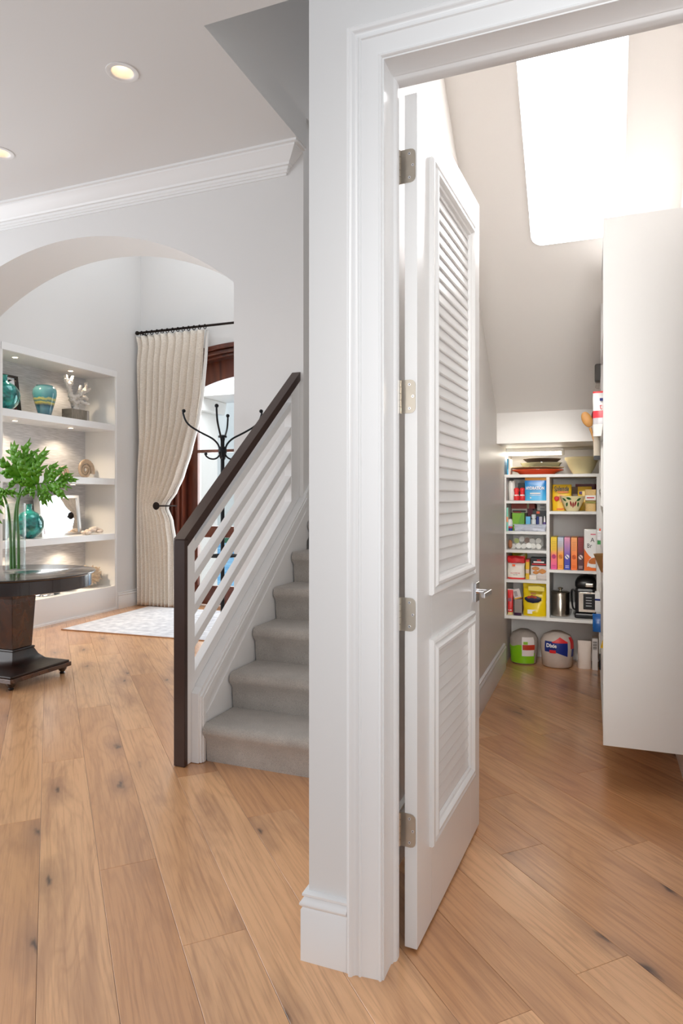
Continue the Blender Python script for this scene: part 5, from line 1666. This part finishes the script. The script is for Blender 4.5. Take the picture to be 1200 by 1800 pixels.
bottle('storage_jar', 'grey plastic jar with a dark lid on the highest side shelf', 'jar', x_, y_, z_, [(.085, .001), (.092, .006), (.092, .19), (.094, .192), (.094, .225), (.085, .23), (.001, .231)], bands('jar_print', [(0, (196, 190, 182)), (.84, (70, 64, 58)), (.93, (222, 218, 212)), (.97, (70, 64, 58))], .2))
x_, y_, z_ = SP(.055, 1.22, 1.8005)
carton('grey_gadget', 'dark grey kitchen gadget sticking out from the high side shelf', 'gadget', x_ - .085, x_ + .02, y_ - .03, y_ + .03, z_, z_ + .115, mat('dark_grey_plastic', lin(84, 80, 76), .3), bevel=.012)
x_, y_, z_ = SP(.035, .86, 1.4405)
tb2 = pouch('trail_mix_bag', 'white bag with red top seal and red lettering on the side shelf', 'bag', x_ - .076, x_ + .06, z_, z_ + .255, y_, .05, bands('white_red_bag', [(0, (232, 228, 224)), (.26, (196, 194, 198)), (.40, (232, 60, 74)), (.56, (240, 238, 236)), (.955, (232, 44, 48))], .35), seed=81, full=.7)
text('trail', tb2, x_ - .042, y_ - .028, z_ + .150, .046, M['red_print'], align='LEFT')
decal(tb2, x_ - .040, x_ + .01, y_ - .026, z_ + .196, z_ + .212, M['navy'])
hx, hy_ = -.0085, 4.20
ut = thing('utensil_holder', 'grey metal utensil box hooked on the side shelves', 'holder', (hx, hy_, 1.515))
hm = MB()
hm.box(-.020, .018, -.035, .035, .0, .02)
MB().box(-.019, .016, -.036, .036, .0, .022).build('black_foot', M['black'], ut, world=False)
hb2 = MB()
for a in ((-.020, .017, -.036, -.033), (-.020, .017, .033, .036), (-.020, -.017, -.033, .033), (.014, .017, -.033, .033)):
    hb2.box(*a, .0225, .150)
tag(hb2.build('metal_side', mat('grey_metal', lin(140, 130, 116), .35, metal=.8), ut, world=False), kind='stuff')
spn = thing('wooden_spoon', 'wooden spoon leaning out of the grey utensil box', 'spoon', (hx - .002, hy_, 1.54))
P_ = [(0, 0, .002), (-.012, 0, .075), (-.026, 0, .13), (-.036, 0, .165)]
MB().tube(P_, [.0065, .006, .0065, .009], 10).build('handle', mat('spoon_wood', lin(186, 134, 72), .5, noise=.2, nscale=30), spn, world=False, smooth=True)
MB().ball((0, 0, 0), .040, 20, 12, sc=(.72, .28, 1.25)).build('spoon_head', bpy.data.materials['spoon_wood'], spn, world=False, smooth=True)
spn.children[-1].location = (-.054, 0, .215)
spn.children[-1].rotation_euler = (0, R(-24), 0)
ds = thing('dark_red_spoon', 'dark red spoon standing behind the wooden spoon', 'spoon', (hx + .004, hy_ + .02, 1.54))
MB().tube([(0, 0, .002), (-.004, 0, .13), (-.010, 0, .20)], .005, 8).build('handle', mat('dark_red_plastic', lin(96, 28, 32), .4), ds, world=False, smooth=True)
MB().ball((-.012, .0, .235), .032, 16, 10, sc=(.75, .3, 1.4)).build('spoon_head', bpy.data.materials['dark_red_plastic'], ds, world=False, smooth=True)
x_, y_, z_ = SP(.045, .80, .6805)
wb = bottle('wooden_bowl', 'tapered wooden bowl overhanging the side shelf edge', 'bowl', x_, y_, z_, [(.040, .001), (.046, .004), (.082, .098), (.085, .10), (.078, .10), (.042, .012), (.001, .01)], mat('bowl_wood', lin(206, 160, 104), .5, noise=.15, nscale=20), 30)
x_, y_, z_ = SP(.004, 1.20, .8205)
carton('orange_packet', 'thin orange packet standing on the side shelf', 'packet', x_ - .008, x_ + .006, y_ - .03, y_ + .03, z_, z_ + .085, mat('orange_red_card', lin(226, 74, 26), .4))
x_, y_, z_ = SP(.022, .62, .6805)
bottle('sauce_bottle', 'small red bottle with a green cap on the side shelf', 'bottle', x_, y_, z_, [(.014, .001), (.015, .09), (.009, .105), (.009, .12), (.011, .121), (.011, .14), (.001, .141)], bands('sauce_print', [(0, (176, 36, 32)), (.78, (176, 36, 32)), (.84, (70, 170, 80))]))
x_, y_, z_ = SP(.020, 1.08, .6705 + .0)
pouch('green_white_packet', 'white packet with a green edge hanging over the side shelf', 'packet', x_ - .036, x_ + .05, .196 + .8205, .196 + .90, SP(0, 1.02, 0)[1], .02, bands('green_white_print', [(0, (70, 160, 90)), (.3, (222, 220, 222)), (1, (230, 228, 226))]), seed=91)
x_, y_, z_ = SP(.012, 1.57, .2205)
nb2 = carton('striped_white_box', 'white box with a navy stripe near the pressure cooker', 'box', x_ - .038, x_ + .05, y_ - .04, y_ + .04, .196 + .3405, .196 + .4685, M['white_print'])
decal(nb2, x_ - .0385, x_ + .05, y_ - .0405, .612, .624, M['navy'])
carton('white_carton', 'white carton under the striped white box', 'carton', x_ - .030, x_ + .05, y_ - .04, y_ + .04, .196 + .2205, .196 + .340, mat('cream_card', lin(226, 220, 210), .5))
pouch('blue_bag', 'bright blue bag bulging out below the striped box', 'bag', x_ - .052, x_ + .03, .196 + .2205, .196 + .335, y_ - .075, .05, mat('blue_foil', lin(34, 112, 200), .25), seed=95)
x_, y_, z_ = SP(.03, .62, .3005)
pouch('yellow_packet', 'yellow packet corner peeking from the low side shelf', 'packet', x_ - .034, x_ + .03, z_, z_ + .07, y_, .03, M['yellow'], seed=97, taper=.4)
x_, y_, z_ = SP(.03, 1.40, .0205)
carton('black_tray', 'black tray on the bottom side shelf', 'tray', x_ - .034, x_ + .10, y_ - .12, y_ + .08, z_, z_ + .06, M['black'], bevel=.006)
